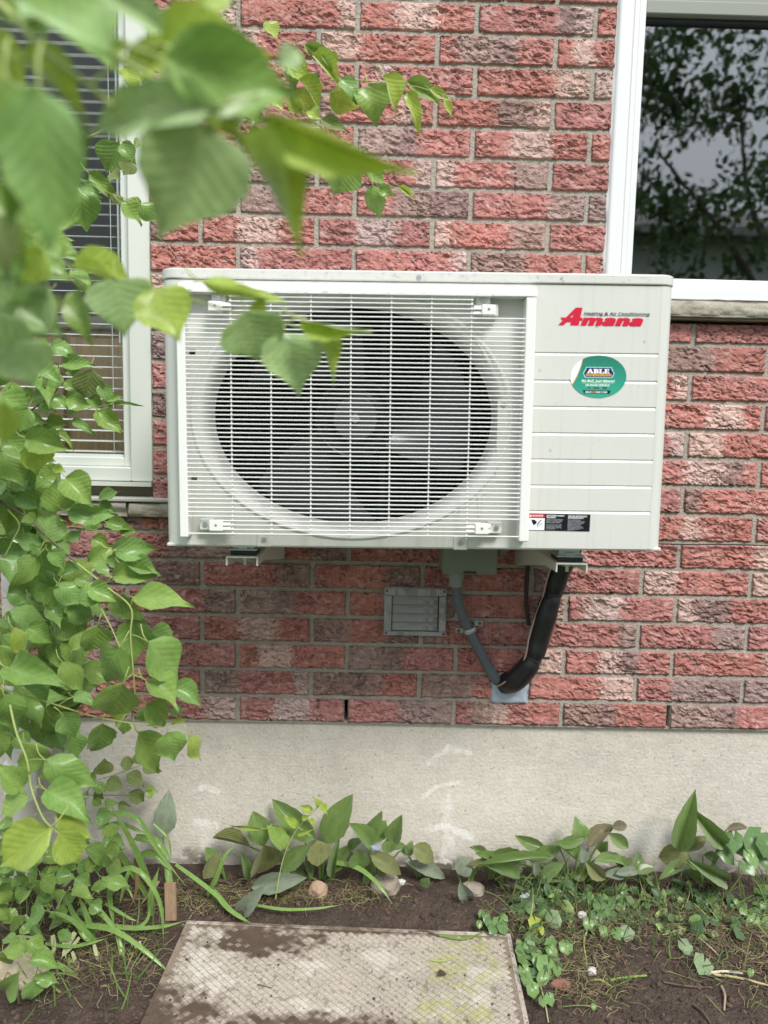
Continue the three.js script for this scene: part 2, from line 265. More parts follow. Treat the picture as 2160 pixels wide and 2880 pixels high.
// ---------------------------------------------------------------- window on the left (half hidden by leaves), with blind and room
const vinyl = phys(lin(0.66, 0.68, 0.62), 0.38, { clearcoat: 0.15, clearcoatRoughness: 0.3 }), whiteVinyl = phys(lin(0.74, 0.74, 0.75), 0.4);
const stoneMap = tex(512, 256, (x, y) => { const n = fbmp(x / 32, y / 32, 41, 16, 5), f = vnp(x / 2, y / 2, 42, 256, 256); const k = 0.62 + 0.55 * n + 0.18 * (f - 0.5); return [0.42 * k, 0.385 * k, 0.31 * k]; }, { srgb: true, repeat: [1.6, 3] });
const stoneBump = tex(512, 256, (x, y) => fbmp(x / 16, y / 16, 43, 32, 5), { repeat: [1.6, 3] });
const stone = std(0xffffff, 0.95, { map: stoneMap, bumpMap: stoneBump, bumpScale: 0.006 });
function sillBlock(x0, x1, y0, y1, zf, seed, parent) {       // split-faced stone: rough front, sawn top and bottom
  const g = gridGeo(28, 12, (s, t) => {
    const x = lerp(x0, x1, s), i = Math.round(t * 12);
    let y, z; if (i <= 1) { y = y0; z = i ? zf - 0.004 : -0.10; } else if (i >= 11) { y = y1; z = i === 11 ? zf - 0.003 : -0.10; } else { const q = (i - 1) / 10; y = lerp(y0, y1, q); z = zf + (fbm(x * 22, y * 45, seed, 4) - 0.5) * 0.022 - 0.006 * Math.pow(Math.abs(q * 2 - 1), 3); }
    if (i === 1 || i === 11) { y += (vn(x * 40, 3, seed + (i > 5 ? 1 : 2)) - 0.5) * 0.003; z += (vn(x * 30, 9, seed) - 0.5) * 0.008; }
    return [x, y, z, x, i <= 1 || i >= 11 ? z + 0.3 : y];
  });
  const cap = (x) => { const s = new THREE.Shape([new THREE.Vector2(-0.1, y0), new THREE.Vector2(zf - 0.004, y0), new THREE.Vector2(zf - 0.004, y1), new THREE.Vector2(-0.1, y1)]); return new THREE.ShapeGeometry(s).applyMatrix4(new THREE.Matrix4().set(0, 0, -1, x, 0, 1, 0, 0, 1, 0, 0, 0, 0, 0, 0, 1)); };
  return part('sill_stone', merge([g, cap(x0), cap(x1)]), stone, parent);
}
const glassL = phys(lin(0.93, 0.96, 0.94), 0.0, { transmission: 1, thickness: 0, ior: 1.55 });
{
  const w = thing('blind_window', 'cream framed window with lowered blind behind the leaves at left', 'window', [0, 0, 0]);
  const x1 = -0.739, x0 = -1.948, gx1 = -0.8135, gy0 = 0.6405, top = 1.94, zf = -0.045;
  const fr = part('frame', merge([rbox(0.052, top - 0.585, 0.07, 0.004, x1 - 0.026, (top + 0.585) / 2, zf), rbox(0.052, top - 0.585, 0.07, 0.004, x0 + 0.026, (top + 0.585) / 2, zf), rbox(x1 - x0 - 0.104, 0.034, 0.066, 0.004, (x0 + x1) / 2, 0.602, zf), rbox(x1 - x0 - 0.104, 0.05, 0.066, 0.004, (x0 + x1) / 2, top - 0.025, zf)]), vinyl, w);
  part('sash', merge([rbox(0.0215, top - 0.05 - (gy0 - 0.0215), 0.05, 0.003, gx1 + 0.0105, (top - 0.05 + gy0 - 0.0215) / 2, zf - 0.012), rbox(gx1 - x0 - 0.05, 0.022, 0.05, 0.003, (x0 + 0.05 + gx1) / 2, gy0 - 0.0105, zf - 0.0125)]), vinyl, w);
  part('bead', merge([box(0.006, top - 0.7, 0.03, gx1 - 0.0035, (top + 0.64) / 2 + 0.01, zf - 0.02), box(1.0, 0.006, 0.03, gx1 - 0.507, gy0 + 0.0035, zf - 0.02)]), std(lin(0.6, 0.62, 0.57), 0.5), w);
  part('drip_rail', box(x1 - x0, 0.009, 0.085, (x0 + x1) / 2, 0.579, zf + 0.006), vinyl, w);
  part('sub_sill', box(x1 - x0 + 0.002, 0.026, 0.05, (x0 + x1) / 2, 0.5605, zf - 0.012), std(lin(0.20, 0.165, 0.12), 0.8), w);
  const pane = part('pane', new THREE.PlaneGeometry(1.08, 1.28), glassL, w, [gx1 - 0.54, gy0 + 0.64, zf - 0.022]);
  // stone sill in pieces
  let e = [-1.97, -1.62, -1.20, -0.7905, -0.40]; for (let i = 0; i < 4; i++) sillBlock(e[i] + 0.003, e[i + 1] - 0.003, 0.5005, 0.5385, 0.018, 500 + i, w);
  part('sill_cap', rbox(x1 - x0 + 0.3, 0.009, 0.1, 0.003, (x0 + x1) / 2 + 0.15, 0.5435, -0.028), std(lin(0.46, 0.45, 0.41), 0.85), w);
}
{ // venetian blind
  const b = thing('venetian_blind', 'white horizontal slat blind hanging inside the left window', 'blind', [-1.36, 0.62, -0.12]);
  const slatG = gridGeo(1, 6, (s, t) => [(s - 0.5) * 1.05, 0.0018 * (1 - Math.pow(t * 2 - 1, 2)) + (t - 0.5) * 0.0035, (0.5 - t) * 0.025]);
  const slatM = std(lin(0.72, 0.74, 0.72), 0.5, { side: THREE.DoubleSide });
  for (let y = 0.032; y < 1.28; y += 0.0262) part('slat', slatG, slatM, b, [0, y, 0]);
  for (const x of [-0.45, -0.1, 0.497]) part('cord', cyl(0.0009, 0.0009, 1.3, 6, x, 0.65, 0.014), slatM, b);
  part('wand', cyl(0.003, 0.003, 0.9, 8, 0.518, 0.75, 0.02), slatM, b);
}
// the room behind that window: a box with a large opening in its far left side for daylight, and a wooden cupboard
{
  const wallM = std(lin(0.3, 0.28, 0.25), 0.9), x0 = -4.2, x1 = -0.3, y0 = -0.2, y1 = 2.4, z1 = -0.13, z0 = -3.6, t = 0.1;
  const g = [box(x1 - x0, t, z1 - z0, (x0 + x1) / 2, y0 - t / 2, (z0 + z1) / 2), box(x1 - x0, t, z1 - z0, (x0 + x1) / 2, y1 + t / 2, (z0 + z1) / 2), box(t, y1 - y0, z1 - z0, x1 + t / 2, (y0 + y1) / 2, (z0 + z1) / 2), box(x1 - x0, y1 - y0, t, (x0 + x1) / 2, (y0 + y1) / 2, z0 - t / 2),
    // inner face of the front wall round the opening
    box(leftOpen.x0 - x0, y1 - y0, 0.045, (x0 + leftOpen.x0) / 2, (y0 + y1) / 2, z1 + 0.02), box(x1 - leftOpen.x1, y1 - y0, 0.03, (x1 + leftOpen.x1) / 2, (y0 + y1) / 2, z1 + 0.012), box(leftOpen.x1 - leftOpen.x0, 0.53 - y0, 0.03, (leftOpen.x0 + leftOpen.x1) / 2, (0.53 + y0) / 2, z1 + 0.012), box(leftOpen.x1 - leftOpen.x0, y1 - leftOpen.y1, 0.03, (leftOpen.x0 + leftOpen.x1) / 2, (leftOpen.y1 + y1) / 2, z1 + 0.012),
    // side with the big opening, unseen, added to let sky light in
    box(t, 0.25, z1 - z0, x0 - t / 2, y1 - 0.125, (z0 + z1) / 2), box(t, y1 - y0 - 0.25, 0.5, x0 - t / 2, (y0 + y1 - 0.25) / 2, z0 + 0.25), box(t, y1 - y0 - 0.25, 0.5, x0 - t / 2, (y0 + y1 - 0.25) / 2, z1 - 0.25)];
  struct('room', merge(g), wallM);
  const wood = tex(512, 512, (x, y) => { const g1 = vnp(x / 5, y / 128, 61, 102, 4), n = fbmp(x / 64, y / 64, 62, 8, 3); const k = 0.75 + 0.3 * g1 + 0.3 * (n - 0.5); return [0.86 * k, 0.54 * k, 0.29 * k]; }, { srgb: true });
  const wm = std(0xffffff, 0.5, { map: wood });
  const c = thing('wooden_cupboard', 'warm brown wooden cupboard seen through the blind of the left window', 'cupboard', [-1.5, -0.2, -0.62]);
  part('carcass', box(1.6, 1.19, 0.4, 0, 0.595, -0.03), wm, c);
  for (let i = 0; i < 4; i++) part('door', rbox(0.37, 1.02, 0.02, 0.006, -0.585 + i * 0.39, 0.66, 0.185), wm, c);
  part('worktop', rbox(1.66, 0.035, 0.46, 0.006, 0, 1.21, -0.01), std(lin(0.5, 0.44, 0.36), 0.4), c);
}

// ---------------------------------------------------------------- window on the right: white frame, dark reflecting pane
{
  const w = thing('white_window', 'white framed window with dark reflecting pane and stone sill at right', 'window', [0, 0, 0]);
  const o = rightOpen, gx0 = 0.3835, gy0 = 1.0895, gy1 = 1.668, zf = -0.03;
  // left jamb profile: outer trim, two small steps, sash
  part('outer_trim', merge([rbox(0.036, 0.84, 0.05, 0.008, o.x0 + 0.0185, 1.455, zf + 0.012), rbox(1.2, 0.024, 0.05, 0.004, 0.954, 1.0485, zf + 0.014)]), whiteVinyl, w);
  part('jamb', merge([rbox(0.013, 0.81, 0.05, 0.003, o.x0 + 0.0435, 1.465, zf + 0.004), rbox(0.0055, 0.80, 0.05, 0.0015, o.x0 + 0.0534, 1.467, zf - 0.001), rbox(1.18, 0.012, 0.05, 0.003, 0.958, 1.067, zf + 0.004)]), whiteVinyl, w);
  part('sash', merge([rbox(0.0115, 0.79, 0.04, 0.002, o.x0 + 0.0625, 1.47, zf - 0.004), rbox(1.17, 0.0155, 0.04, 0.002, 0.968, 1.0815, zf - 0.004)]), whiteVinyl, w);
  part('head_rail', merge([rbox(1.17, 0.03, 0.05, 0.003, 0.968, gy1 + 0.019, zf - 0.012), box(1.17, 0.17, 0.04, 0.968, gy1 + 0.12, zf - 0.02)]), std(lin(0.24, 0.25, 0.22), 0.5), w);
  part('gasket', box(1.166, 0.008, 0.03, 0.967, gy1 - 0.001, zf - 0.018), std(lin(0.03, 0.03, 0.035), 0.6), w);
  part('mullion', rbox(0.05, 0.60, 0.04, 0.003, 0.97, 1.38, zf - 0.006), whiteVinyl, w);
  const wave = tex(256, 256, (x, y) => fbmp(x / 32, y / 32, 71, 8, 3), { repeat: [3, 3] });
  const gl = phys(lin(0.5, 0.56, 0.6), 0.0, { transmission: 1, thickness: 0, specularIntensity: 1, ior: 3.6, bumpMap: wave, bumpScale: 0.00002 });
  part('pane', new THREE.PlaneGeometry(1.16, gy1 - gy0 + 0.01), gl, w, [0.964, (gy0 + gy1) / 2, zf - 0.014]);
  // caulk bead with an uneven edge against the brick
  part('caulk', gridGeo(2, 90, (s, t) => { const y = 1.04 + t * 0.8; return [o.x0 + 0.004 - s * (0.0065 + 0.006 * vn(y * 24, 2, 81)), y, -0.001 + 0.003 * Math.sin(s * Math.PI) + (s > 0.9 ? -0.008 : 0)]; }), std(lin(0.78, 0.77, 0.76), 0.7, { side: THREE.DoubleSide }), w);
  let e = [0.27, 0.92, 1.6]; for (let i = 0; i < 2; i++) sillBlock(e[i] + 0.002, e[i + 1] - 0.002, 0.9935, 1.0355, 0.03, 520 + i, w);
  // dark room behind
  const dk = std(lin(0.05, 0.05, 0.055), 0.9);
  struct('dark_room', merge([box(1.5, 1.4, 0.06, 0.95, 1.3, -1.6), box(0.06, 1.4, 1.47, 0.24, 1.3, -0.85), box(0.06, 1.4, 1.47, 1.66, 1.3, -0.85), box(1.5, 0.06, 1.47, 0.95, 0.64, -0.85), box(1.5, 0.06, 1.47, 0.95, 2.0, -0.85)]), dk);
}

// ---------------------------------------------------------------- outdoor air conditioner on wall brackets
const grime = tex(1024, 1024, (x, y) => { const n = fbmp(x / 128, y / 128, 701, 8, 5), st = fbmp(x / 10, y / 256, 703, 102, 1), sp = smooth(0.86, 0.95, vnp(x / 5, y / 5, 705, 204, 204)) * smooth(0.5, 0.7, n); const k = 0.965 + 0.05 * (n - 0.5) - 0.035 * smooth(0.62, 0.85, st) - 0.05 * sp; return [k, k * 0.998, k * 0.985]; }, { srgb: true, repeat: [1.6, 1.6] });
const paint = phys(lin(0.68, 0.675, 0.64), 0.42, { map: grime, clearcoat: 0.25, clearcoatRoughness: 0.25 }), grillePaint = phys(lin(0.83, 0.825, 0.80), 0.38, { clearcoat: 0.2 });
const steel = std(lin(0.62, 0.63, 0.65), 0.35, { metalness: 0.9 }), darkPlastic = std(lin(0.018, 0.018, 0.021), 0.42), rubber = std(lin(0.03, 0.03, 0.032), 0.7);
const HX = 0.4535, CX = 0.0035, ZF = 0.43, ZB = 0.135;
const unit = thing('air_conditioner', 'cream outdoor air conditioner unit mounted on the brick wall', 'air conditioner', [-0.1348, 0.5053, 0]);
unit.rotation.z = 0.0105;
{
  const rad = 0.026, th = 0.004;
  // shell: sides, back and rounded front corners, open between the corners
  const sh = new THREE.Shape(); const y0 = 0.004, y1 = 0.4725;
  const fx = HX - rad;
  sh.moveTo(-fx, -ZF); sh.absarc(-fx, -(ZF - rad), rad, -Math.PI / 2, -Math.PI, true); sh.lineTo(-HX, -ZB); sh.lineTo(HX, -ZB); sh.lineTo(HX, -(ZF - rad)); sh.absarc(fx, -(ZF - rad), rad, 0, -Math.PI / 2, true);
  sh.lineTo(fx, -(ZF - th)); sh.absarc(fx, -(ZF - rad), rad - th, -Math.PI / 2, 0, false); sh.lineTo(HX - th, -ZB - th); sh.lineTo(-HX + th, -ZB - th); sh.lineTo(-HX + th, -(ZF - rad)); sh.absarc(-fx, -(ZF - rad), rad - th, -Math.PI, -Math.PI / 2, false); sh.lineTo(-fx, -ZF);
  const shell = new THREE.ExtrudeGeometry(sh, { depth: y1 - y0, bevelEnabled: false, curveSegments: 10 }); shell.rotateX(-Math.PI / 2); shell.translate(CX, y0, 0);
  part('casing', uvXY(shell), paint, unit);
  part('base_pan', merge([rbox(2 * HX - 0.004, 0.006, ZF - ZB - 0.004, 0.002, CX, 0.0035, (ZF + ZB) / 2)]), paint, unit);
  // lid with rounded corners
  const l = new THREE.Shape(), lx = HX + 0.003, r2 = 0.03, zf = ZF + 0.003, zb = ZB - 0.003;
  l.moveTo(-lx + r2, -zf); l.lineTo(lx - r2, -zf); l.absarc(lx - r2, -(zf - r2), r2, -Math.PI / 2, 0, false); l.lineTo(lx, -zb); l.lineTo(-lx, -zb); l.lineTo(-lx, -(zf - r2)); l.absarc(-lx + r2, -(zf - r2), r2, Math.PI, Math.PI * 1.5, false);
  const lid = new THREE.ExtrudeGeometry(l, { depth: 0.013, bevelEnabled: true, bevelSize: 0.003, bevelThickness: 0.0025, bevelSegments: 3, curveSegments: 10 }); lid.rotateX(-Math.PI / 2); lid.translate(0, 0.4765, 0);
  lid.scale(0.9935, 1, 0.994); lid.translate(CX, 0, 0);
  const L = part('lid', uvXY(lid), paint, unit);
  const screw = merge([cyl(0.0045, 0.005, 0.002, 14).rotateX(Math.PI / 2), box(0.0052, 0.0012, 0.001, 0, 0, 0.0012), box(0.0012, 0.0052, 0.001, 0, 0, 0.0013)]);
  part('screw', screw, steel, L, [0.0025, 0.481, ZF + 0.0035]);
  // fan side of the front with an oval opening
  const cx = -0.1126, cy = 0.2385, ax = 0.2605, ay = 0.2010, px0 = -fx + CX, px1 = 0.2052;
  const fp = new THREE.Shape([new THREE.Vector2(px0, y0), new THREE.Vector2(px1, y0), new THREE.Vector2(px1, y1), new THREE.Vector2(px0, y1)]);
  const hole = new THREE.Path(); hole.absellipse(cx, cy, ax * 1.105, ay * 1.105, 0, Math.PI * 2, true, 0); fp.holes.push(hole);
  const slot = (x, y, w, h) => fp.holes.push(new THREE.Path([new THREE.Vector2(x, y), new THREE.Vector2(x, y + h), new THREE.Vector2(x + w, y + h), new THREE.Vector2(x + w, y)]));
  slot(-0.402, 0.3435, 0.0115, 0.0085); slot(-0.402, 0.121, 0.0115, 0.0075);
  const front = new THREE.ExtrudeGeometry(fp, { depth: 0.003, bevelEnabled: false, curveSegments: 64 }).translate(0, 0, ZF - 0.003);
  const F = part('fan_panel', uvXY(front), paint, unit);
  const prof = [[1.115, -0.0015], [1.11, 0.0003], [1.10, 0.003], [1.09, 0.004], [1.078, 0.003], [1.07, 0.0006], [1.05, 0.0], [1.03, -0.003], [1.01, -0.012], [1.0, -0.026], [1.0, -0.075]];
  const seg = 96, ring = gridGeo(seg, prof.length - 1, (s, t) => { const q = prof[Math.round(t * (prof.length - 1))], a = -s * Math.PI * 2; return [cx + Math.cos(a) * ax * q[0], cy + Math.sin(a) * ay * q[0], ZF + q[1]]; });
  part('fan_shroud', ring, std(lin(0.665, 0.66, 0.625), 0.45, { side: THREE.DoubleSide }), unit);
  // pressed ribs of the fan panel
  const rib = (pts, r) => tube(pts, r, 14, 8, r);
  part('pressed_rib', rib([[0.045, 0.423, ZF - 0.001], [0.085, 0.397, ZF - 0.001], [0.115, 0.362, ZF - 0.001], [0.130, 0.335, ZF - 0.001]], 0.0042), paint, F);
  part('pressed_rib', rib([[0.130, 0.105, ZF - 0.001], [0.108, 0.09, ZF - 0.001], [0.072, 0.064, ZF - 0.001]], 0.003), paint, F);
  part('pressed_rib', rib([[0.118, 0.095, ZF - 0.001], [0.1175, 0.08, ZF - 0.001], [0.117, 0.062, ZF - 0.001]], 0.003), paint, F);
  part('access_plate', gridGeo(1, 1, (s, t) => [lerp(0.1475, 0.181, s), lerp(0.125, 0.272, t), ZF + 0.0012]), paint, F);
  part('screw', screw, steel, F, [0.1575, 0.262, ZF + 0.0022]);
  // grooved service side
  const ys = [0.3537, 0.3056, 0.2592, 0.2122, 0.1649, 0.1179, 0.0713], pf = [[-0.003, y0], [0, y0]];
  for (const y of [...ys].reverse()) pf.push([0, y - 0.0032], [-0.0019, y + 0.0006], [-0.0019, y + 0.0012], [0, y + 0.0024]);
  pf.push([0, y1], [-0.006, y1], [-0.006, y0]); pf.shift();
  const gp = new THREE.Shape(pf.map((q) => new THREE.Vector2(q[0], q[1])));
  const service = new THREE.ExtrudeGeometry(gp, { depth: fx + CX - px1 - 0.0004, bevelEnabled: false });   // shape x -> z, extrusion -> x
  service.applyMatrix4(new THREE.Matrix4().set(0, 0, -1, fx + CX - 0.0002, 0, 1, 0, 0, 1, 0, 0, ZF, 0, 0, 0, 1));
  part('service_panel', uvXY(service), paint, unit);
  // bottom screws in little bosses
  for (const [x, y] of [[-0.2708, 0.0136], [0.0864, 0.0114]]) { const b = part('screw_boss', rbox(0.026, 0.024, 0.004, 0.0018, x, y, ZF + 0.0003), paint, unit); part('screw', screw, steel, b, [x, y + 0.001, ZF + 0.0033]); }
  // coil and dark inside, fan
  part('coil', box(0.66, 0.44, 0.02, -0.11, 0.24, ZB + 0.02), std(lin(0.008, 0.012, 0.014), 0.7), unit);
  const finG = box(0.0012, 0.43, 0.012, 0, 0.24, 0), finM = std(lin(0.012, 0.03, 0.036), 0.6);
  part('coil_fins', merge(Array.from({ length: 130 }, (_, i) => finG.clone().translate(-0.435 + i * 0.005, 0, ZB + 0.036))), finM, unit).userData.kind = 'stuff';
  part('inner_wall', merge([box(0.004, 0.46, 0.27, 0.212, 0.24, ZB + 0.14), box(0.64, 0.004, 0.27, -0.11, 0.466, ZB + 0.14), box(0.64, 0.004, 0.27, -0.11, 0.012, ZB + 0.14)]), std(lin(0.012, 0.012, 0.015), 0.7), unit);
  const fan = new THREE.Group(); fan.name = 'fan'; fan.position.set(-0.109, 0.236, 0.335); unit.add(fan);
  const hubM = std(lin(0.008, 0.008, 0.01), 0.4);
  part('hub', new THREE.LatheGeometry([[0.0, 0.012], [0.018, 0.012], [0.02, 0.018], [0.042, 0.018], [0.045, 0.005], [0.062, 0.0], [0.066, 0.012], [0.072, 0.02], [0.076, 0.016], [0.077, -0.05]].map((q) => new THREE.Vector2(...q)), 40).rotateX(Math.PI / 2), hubM, fan);
  part('hub_cap', cyl(0.04, 0.041, 0.003, 28, 0, 0, 0).rotateX(Math.PI / 2).translate(0, 0, 0.0195), std(lin(0.07, 0.07, 0.075), 0.45), fan);
  part('shaft', merge([cyl(0.0042, 0.0042, 0.022, 12).rotateX(Math.PI / 2).translate(0, 0, 0.026), cyl(0.009, 0.009, 0.007, 6).rotateX(Math.PI / 2).translate(0, 0, 0.022)]), steel, fan);
  for (let k = 0; k < 3; k++) {
    const a0 = -2.35 + k * Math.PI * 2 / 3;
    part('blade', gridGeo(14, 8, (s, t) => { const r = lerp(0.074, 0.222, t), sweep = lerp(0.95, 1.25, t), a = a0 + (s - 0.5) * sweep + t * 0.42 - 0.10 * Math.sin(s * Math.PI) * t; return [Math.cos(a) * r, Math.sin(a) * r, 0.012 - s * 0.062 + 0.012 * Math.sin(s * Math.PI)]; }), std(lin(0.035, 0.035, 0.04), 0.26, { side: THREE.DoubleSide }), fan);
  }
  part('motor_mount', merge([box(0.012, 0.45, 0.01, -0.155, 0.238, 0.2), box(0.012, 0.45, 0.01, -0.055, 0.238, 0.2), cyl(0.05, 0.05, 0.08, 20).rotateX(Math.PI / 2).translate(-0.109, 0.236, 0.23)]), std(lin(0.04, 0.04, 0.045), 0.5), unit);
  // guard: rails, clips, wires
  const zr = 0.459;
  const guard = new THREE.Group(); guard.name = 'guard'; unit.add(guard);
  const railShape = (x0, x1, yb, yt) => rbox(x1 - x0, yt - yb, zr - ZF + 0.003, 0.0025, (x0 + x1) / 2, (yb + yt) / 2, (zr + ZF) / 2 + 0.0005);
  part('side_rail', railShape(-0.4155, -0.4005, 0.0215, 0.4448), grillePaint, guard);
  part('side_rail', railShape(0.1868, 0.2045, 0.0197, 0.4448), grillePaint, guard);
  const tp = new THREE.Shape([[0, 0.4652], [0.0175, 0.4635], [0.0305, 0.4505], [0.0305, 0.4462], [0, 0.4462]].map((q) => new THREE.Vector2(...q)));
  const tr = (x0, x1, k) => { const g = new THREE.ExtrudeGeometry(tp, { depth: x1 - x0, bevelEnabled: false }); g.applyMatrix4(new THREE.Matrix4().set(0, 0, -1, x1, 0, 1, 0, k, 1, 0, 0, ZF + 0.0004, 0, 0, 0, 1)); return g; };
  part('top_rail', tr(-0.343, 0.128, 0), grillePaint, guard);
  part('rail_end', tr(-0.413, -0.344, 0.0003), grillePaint, guard); part('rail_end', tr(0.129, 0.206, 0.0003), grillePaint, guard);
  const W = (len) => new THREE.CylinderGeometry(0.00128, 0.00128, len, 6, 1).rotateZ(Math.PI / 2);
  const full = W(0.590), short = W(0.4215), mid = W(0.468), vert = new THREE.CylinderGeometry(0.0014, 0.0014, 0.424, 6, 1);
  for (let i = 0; i < 54; i++) {
    const y = 0.4396 - i * 0.007757, s = i < 2 ? short : (i < 4 || (i > 49 && i < 53)) ? mid : full;
    part('wire', s, grillePaint, guard, [s === full ? -0.1068 : -0.1145, y, zr - 0.001]);
  }
  for (let i = 0; i < 7; i++) part('upright_wire', vert, grillePaint, guard, [-0.3228 + i * 0.06942, 0.2355, zr - 0.0036]);
  const clip = (x0, x1, yb, yt, side) => {
    const c = part('clip', merge([rbox(0.024, yt - yb, 0.017, 0.002, side > 0 ? x0 + 0.028 : x1 - 0.028, (yb + yt) / 2, zr - 0.006), rbox(x1 - x0 - 0.012, (yt - yb) * 0.36, 0.009, 0.0015, (x0 + x1) / 2 + side * -0.004, yb + (yt - yb) * 0.75, zr - 0.0065), rbox(x1 - x0 - 0.012, (yt - yb) * 0.3, 0.009, 0.0015, (x0 + x1) / 2 + side * -0.004, yb + (yt - yb) * 0.22, zr - 0.0065)]), grillePaint, guard);
    part('clip_hole', cyl(0.0022, 0.0022, 0.002, 10).rotateX(Math.PI / 2), std(lin(0.2, 0.2, 0.19), 0.6), c, [side > 0 ? x0 + 0.028 : x1 - 0.028, (yb + yt) / 2 + 0.001, zr + 0.002]);
    const bx = side > 0 ? x1 - 0.002 : x0 + 0.002;
    part('mount_foot', rbox(0.026, 0.021, 0.02, 0.002, bx, (yb + yt) / 2 + 0.001, ZF + 0.009), paint, c); part('screw', screw, steel, c, [bx + side * 0.003, (yb + yt) / 2 + 0.001, ZF + 0.0202]);
  };
  clip(-0.352, -0.3205, 0.4145, 0.4312, -1); clip(0.0945, 0.130, 0.4138, 0.4318, 1); clip(-0.372, -0.3235, 0.033, 0.0525, -1); clip(0.0925, 0.147, 0.0322, 0.0515, 1);
  for (const [x, y] of [[-0.3445, 0.4385], [0.1145, 0.4405]]) { const b = part('mount_foot', rbox(0.026, 0.016, 0.02, 0.003, x, y, ZF + 0.008), paint, guard); part('screw', screw, steel, b, [x, y, ZF + 0.0195]); }

  // printed marks
  function print(w, h, draw, name, x, y, wm, hm, alpha, z = ZF + 0.0007) {
    const c = document.createElement('canvas'); c.width = w; c.height = h; const g = c.getContext('2d'); draw(g, w, h);
    const t = new THREE.CanvasTexture(c); t.colorSpace = THREE.SRGBColorSpace;
    const m = phys(0xffffff, 0.3, { map: t, transparent: !!alpha, alphaTest: alpha ? 0.5 : 0 });
    return part(name, new THREE.PlaneGeometry(wm, hm), m, unit, [x, y, z]);
  }
  print(1024, 224, (g, w, h) => {
    g.clearRect(0, 0, w, h); g.fillStyle = '#cf1f3f';
    const S = (fn) => { g.save(); fn(); g.restore(); };
    g.beginPath(); g.moveTo(8, 214); g.lineTo(190, 8); g.lineTo(262, 8); g.lineTo(228, 214); g.lineTo(136, 214); g.lineTo(144, 178); g.lineTo(98, 178); g.lineTo(66, 214); g.closePath();
    g.moveTo(128, 134); g.lineTo(154, 134); g.lineTo(166, 86); g.closePath(); g.fill('evenodd');
    g.beginPath(); g.moveTo(30, 124); g.lineTo(270, 124); g.lineTo(262, 160); g.lineTo(52, 160); g.lineTo(38, 142); g.closePath(); g.fill();
    S(() => { g.font = 'bold 130px sans-serif'; g.transform(1, 0, -0.36, 1, 0, 0); g.lineWidth = 15; g.strokeStyle = g.fillStyle; g.lineJoin = 'round'; const tw = g.measureText('mana').width; g.translate(318, 208); g.scale(660 / tw, 1.10); g.strokeText('mana', 0, 0); g.fillText('mana', 0, 0); });
    S(() => { g.fillStyle = '#2a2b33'; g.transform(1, 0, -0.22, 1, 0, 0); g.font = '56px sans-serif'; const tx = 'Heating & Air Conditioning', tw = g.measureText(tx).width; g.translate(296, 92); g.scale(708 / tw, 0.86); g.lineWidth = 2; g.strokeStyle = '#2a2b33'; g.strokeText(tx, 0, 0); g.fillText(tx, 0, 0); });
    g.fillStyle = '#33333a'; g.fillRect(272, 97, 680, 3);
  }, 'maker_lettering', 0.3335, 0.4182, 0.169, 0.0335, true);
  print(1024, 768, (g, w, h) => {
    g.clearRect(0, 0, w, h); g.save(); g.beginPath(); g.ellipse(512, 384, 506, 380, 0, 0, Math.PI * 2); g.clip();
    const gr = g.createLinearGradient(0, 60, 0, 760); gr.addColorStop(0, '#2b7d68'); gr.addColorStop(0.42, '#2f927d'); gr.addColorStop(1, '#3aa98f'); g.fillStyle = gr; g.fillRect(0, 0, w, h);
    g.fillStyle = '#eef0f4'; g.beginPath(); g.moveTo(0, 0); g.lineTo(222, 0); g.quadraticCurveTo(190, 300, 20, 560); g.lineTo(0, 560); g.fill();
    g.strokeStyle = '#e8b65a'; g.lineWidth = 13; g.beginPath(); g.moveTo(226, 0); g.quadraticCurveTo(194, 300, 26, 560); g.stroke();
    const plate = (x0, y0, x1, y1, k) => { g.beginPath(); g.moveTo(x0 + k, y0); g.lineTo(x1 - k, y0); g.lineTo(x1 - k * 1.2, y0 + 20); g.lineTo(x1, (y0 + y1) / 2 + 20); g.lineTo(x1 - k, y1); g.lineTo(x0 + k, y1); g.lineTo(x0, (y0 + y1) / 2 + 20); g.lineTo(x0 + k * 1.2, y0 + 20); g.closePath(); };
    g.fillStyle = '#bfe6ea'; plate(232, 214, 804, 402, 44); g.fill(); g.fillStyle = '#22265c'; plate(246, 226, 790, 392, 42); g.fill();
    g.textAlign = 'center'; g.fillStyle = '#ffffff'; g.font = 'bold 118px serif'; g.save(); g.translate(508, 322); g.scale(1.24, 0.84); g.lineWidth = 7; g.strokeStyle = '#fff'; g.strokeText('ABLE', 0, 0); g.fillText('ABLE', 0, 0); g.restore();
    g.fillStyle = '#e8a94e'; g.beginPath(); g.moveTo(284, 334); g.lineTo(756, 334); g.lineTo(744, 374); g.lineTo(296, 374); g.fill();
    g.fillStyle = '#3a2a1a'; g.font = 'bold 30px sans-serif'; g.fillText('HEATING · COOLING · ELECTRICAL', 520, 364, 430);
    g.fillStyle = '#ffffff'; g.font = 'italic bold 62px sans-serif'; g.fillText('No Bull, Just Moose!', 508, 484, 640); g.fillStyle = '#e8c25a'; g.fillRect(230, 498, 580, 6);
    g.fillStyle = '#ffffff'; g.font = 'bold 52px sans-serif'; g.fillText('24 HOUR SERVICE', 505, 556, 500);
    g.fillStyle = '#10283a'; g.font = 'bold 58px sans-serif'; g.fillText('519 954 7300', 500, 608, 480); g.fillStyle = '#dff3ee'; g.fillRect(398, 580, 14, 14); g.fillRect(566, 580, 14, 14);
    g.fillStyle = '#12262e'; g.beginPath(); g.moveTo(242, 630); g.lineTo(748, 630); g.lineTo(722, 692); g.lineTo(266, 692); g.fill();
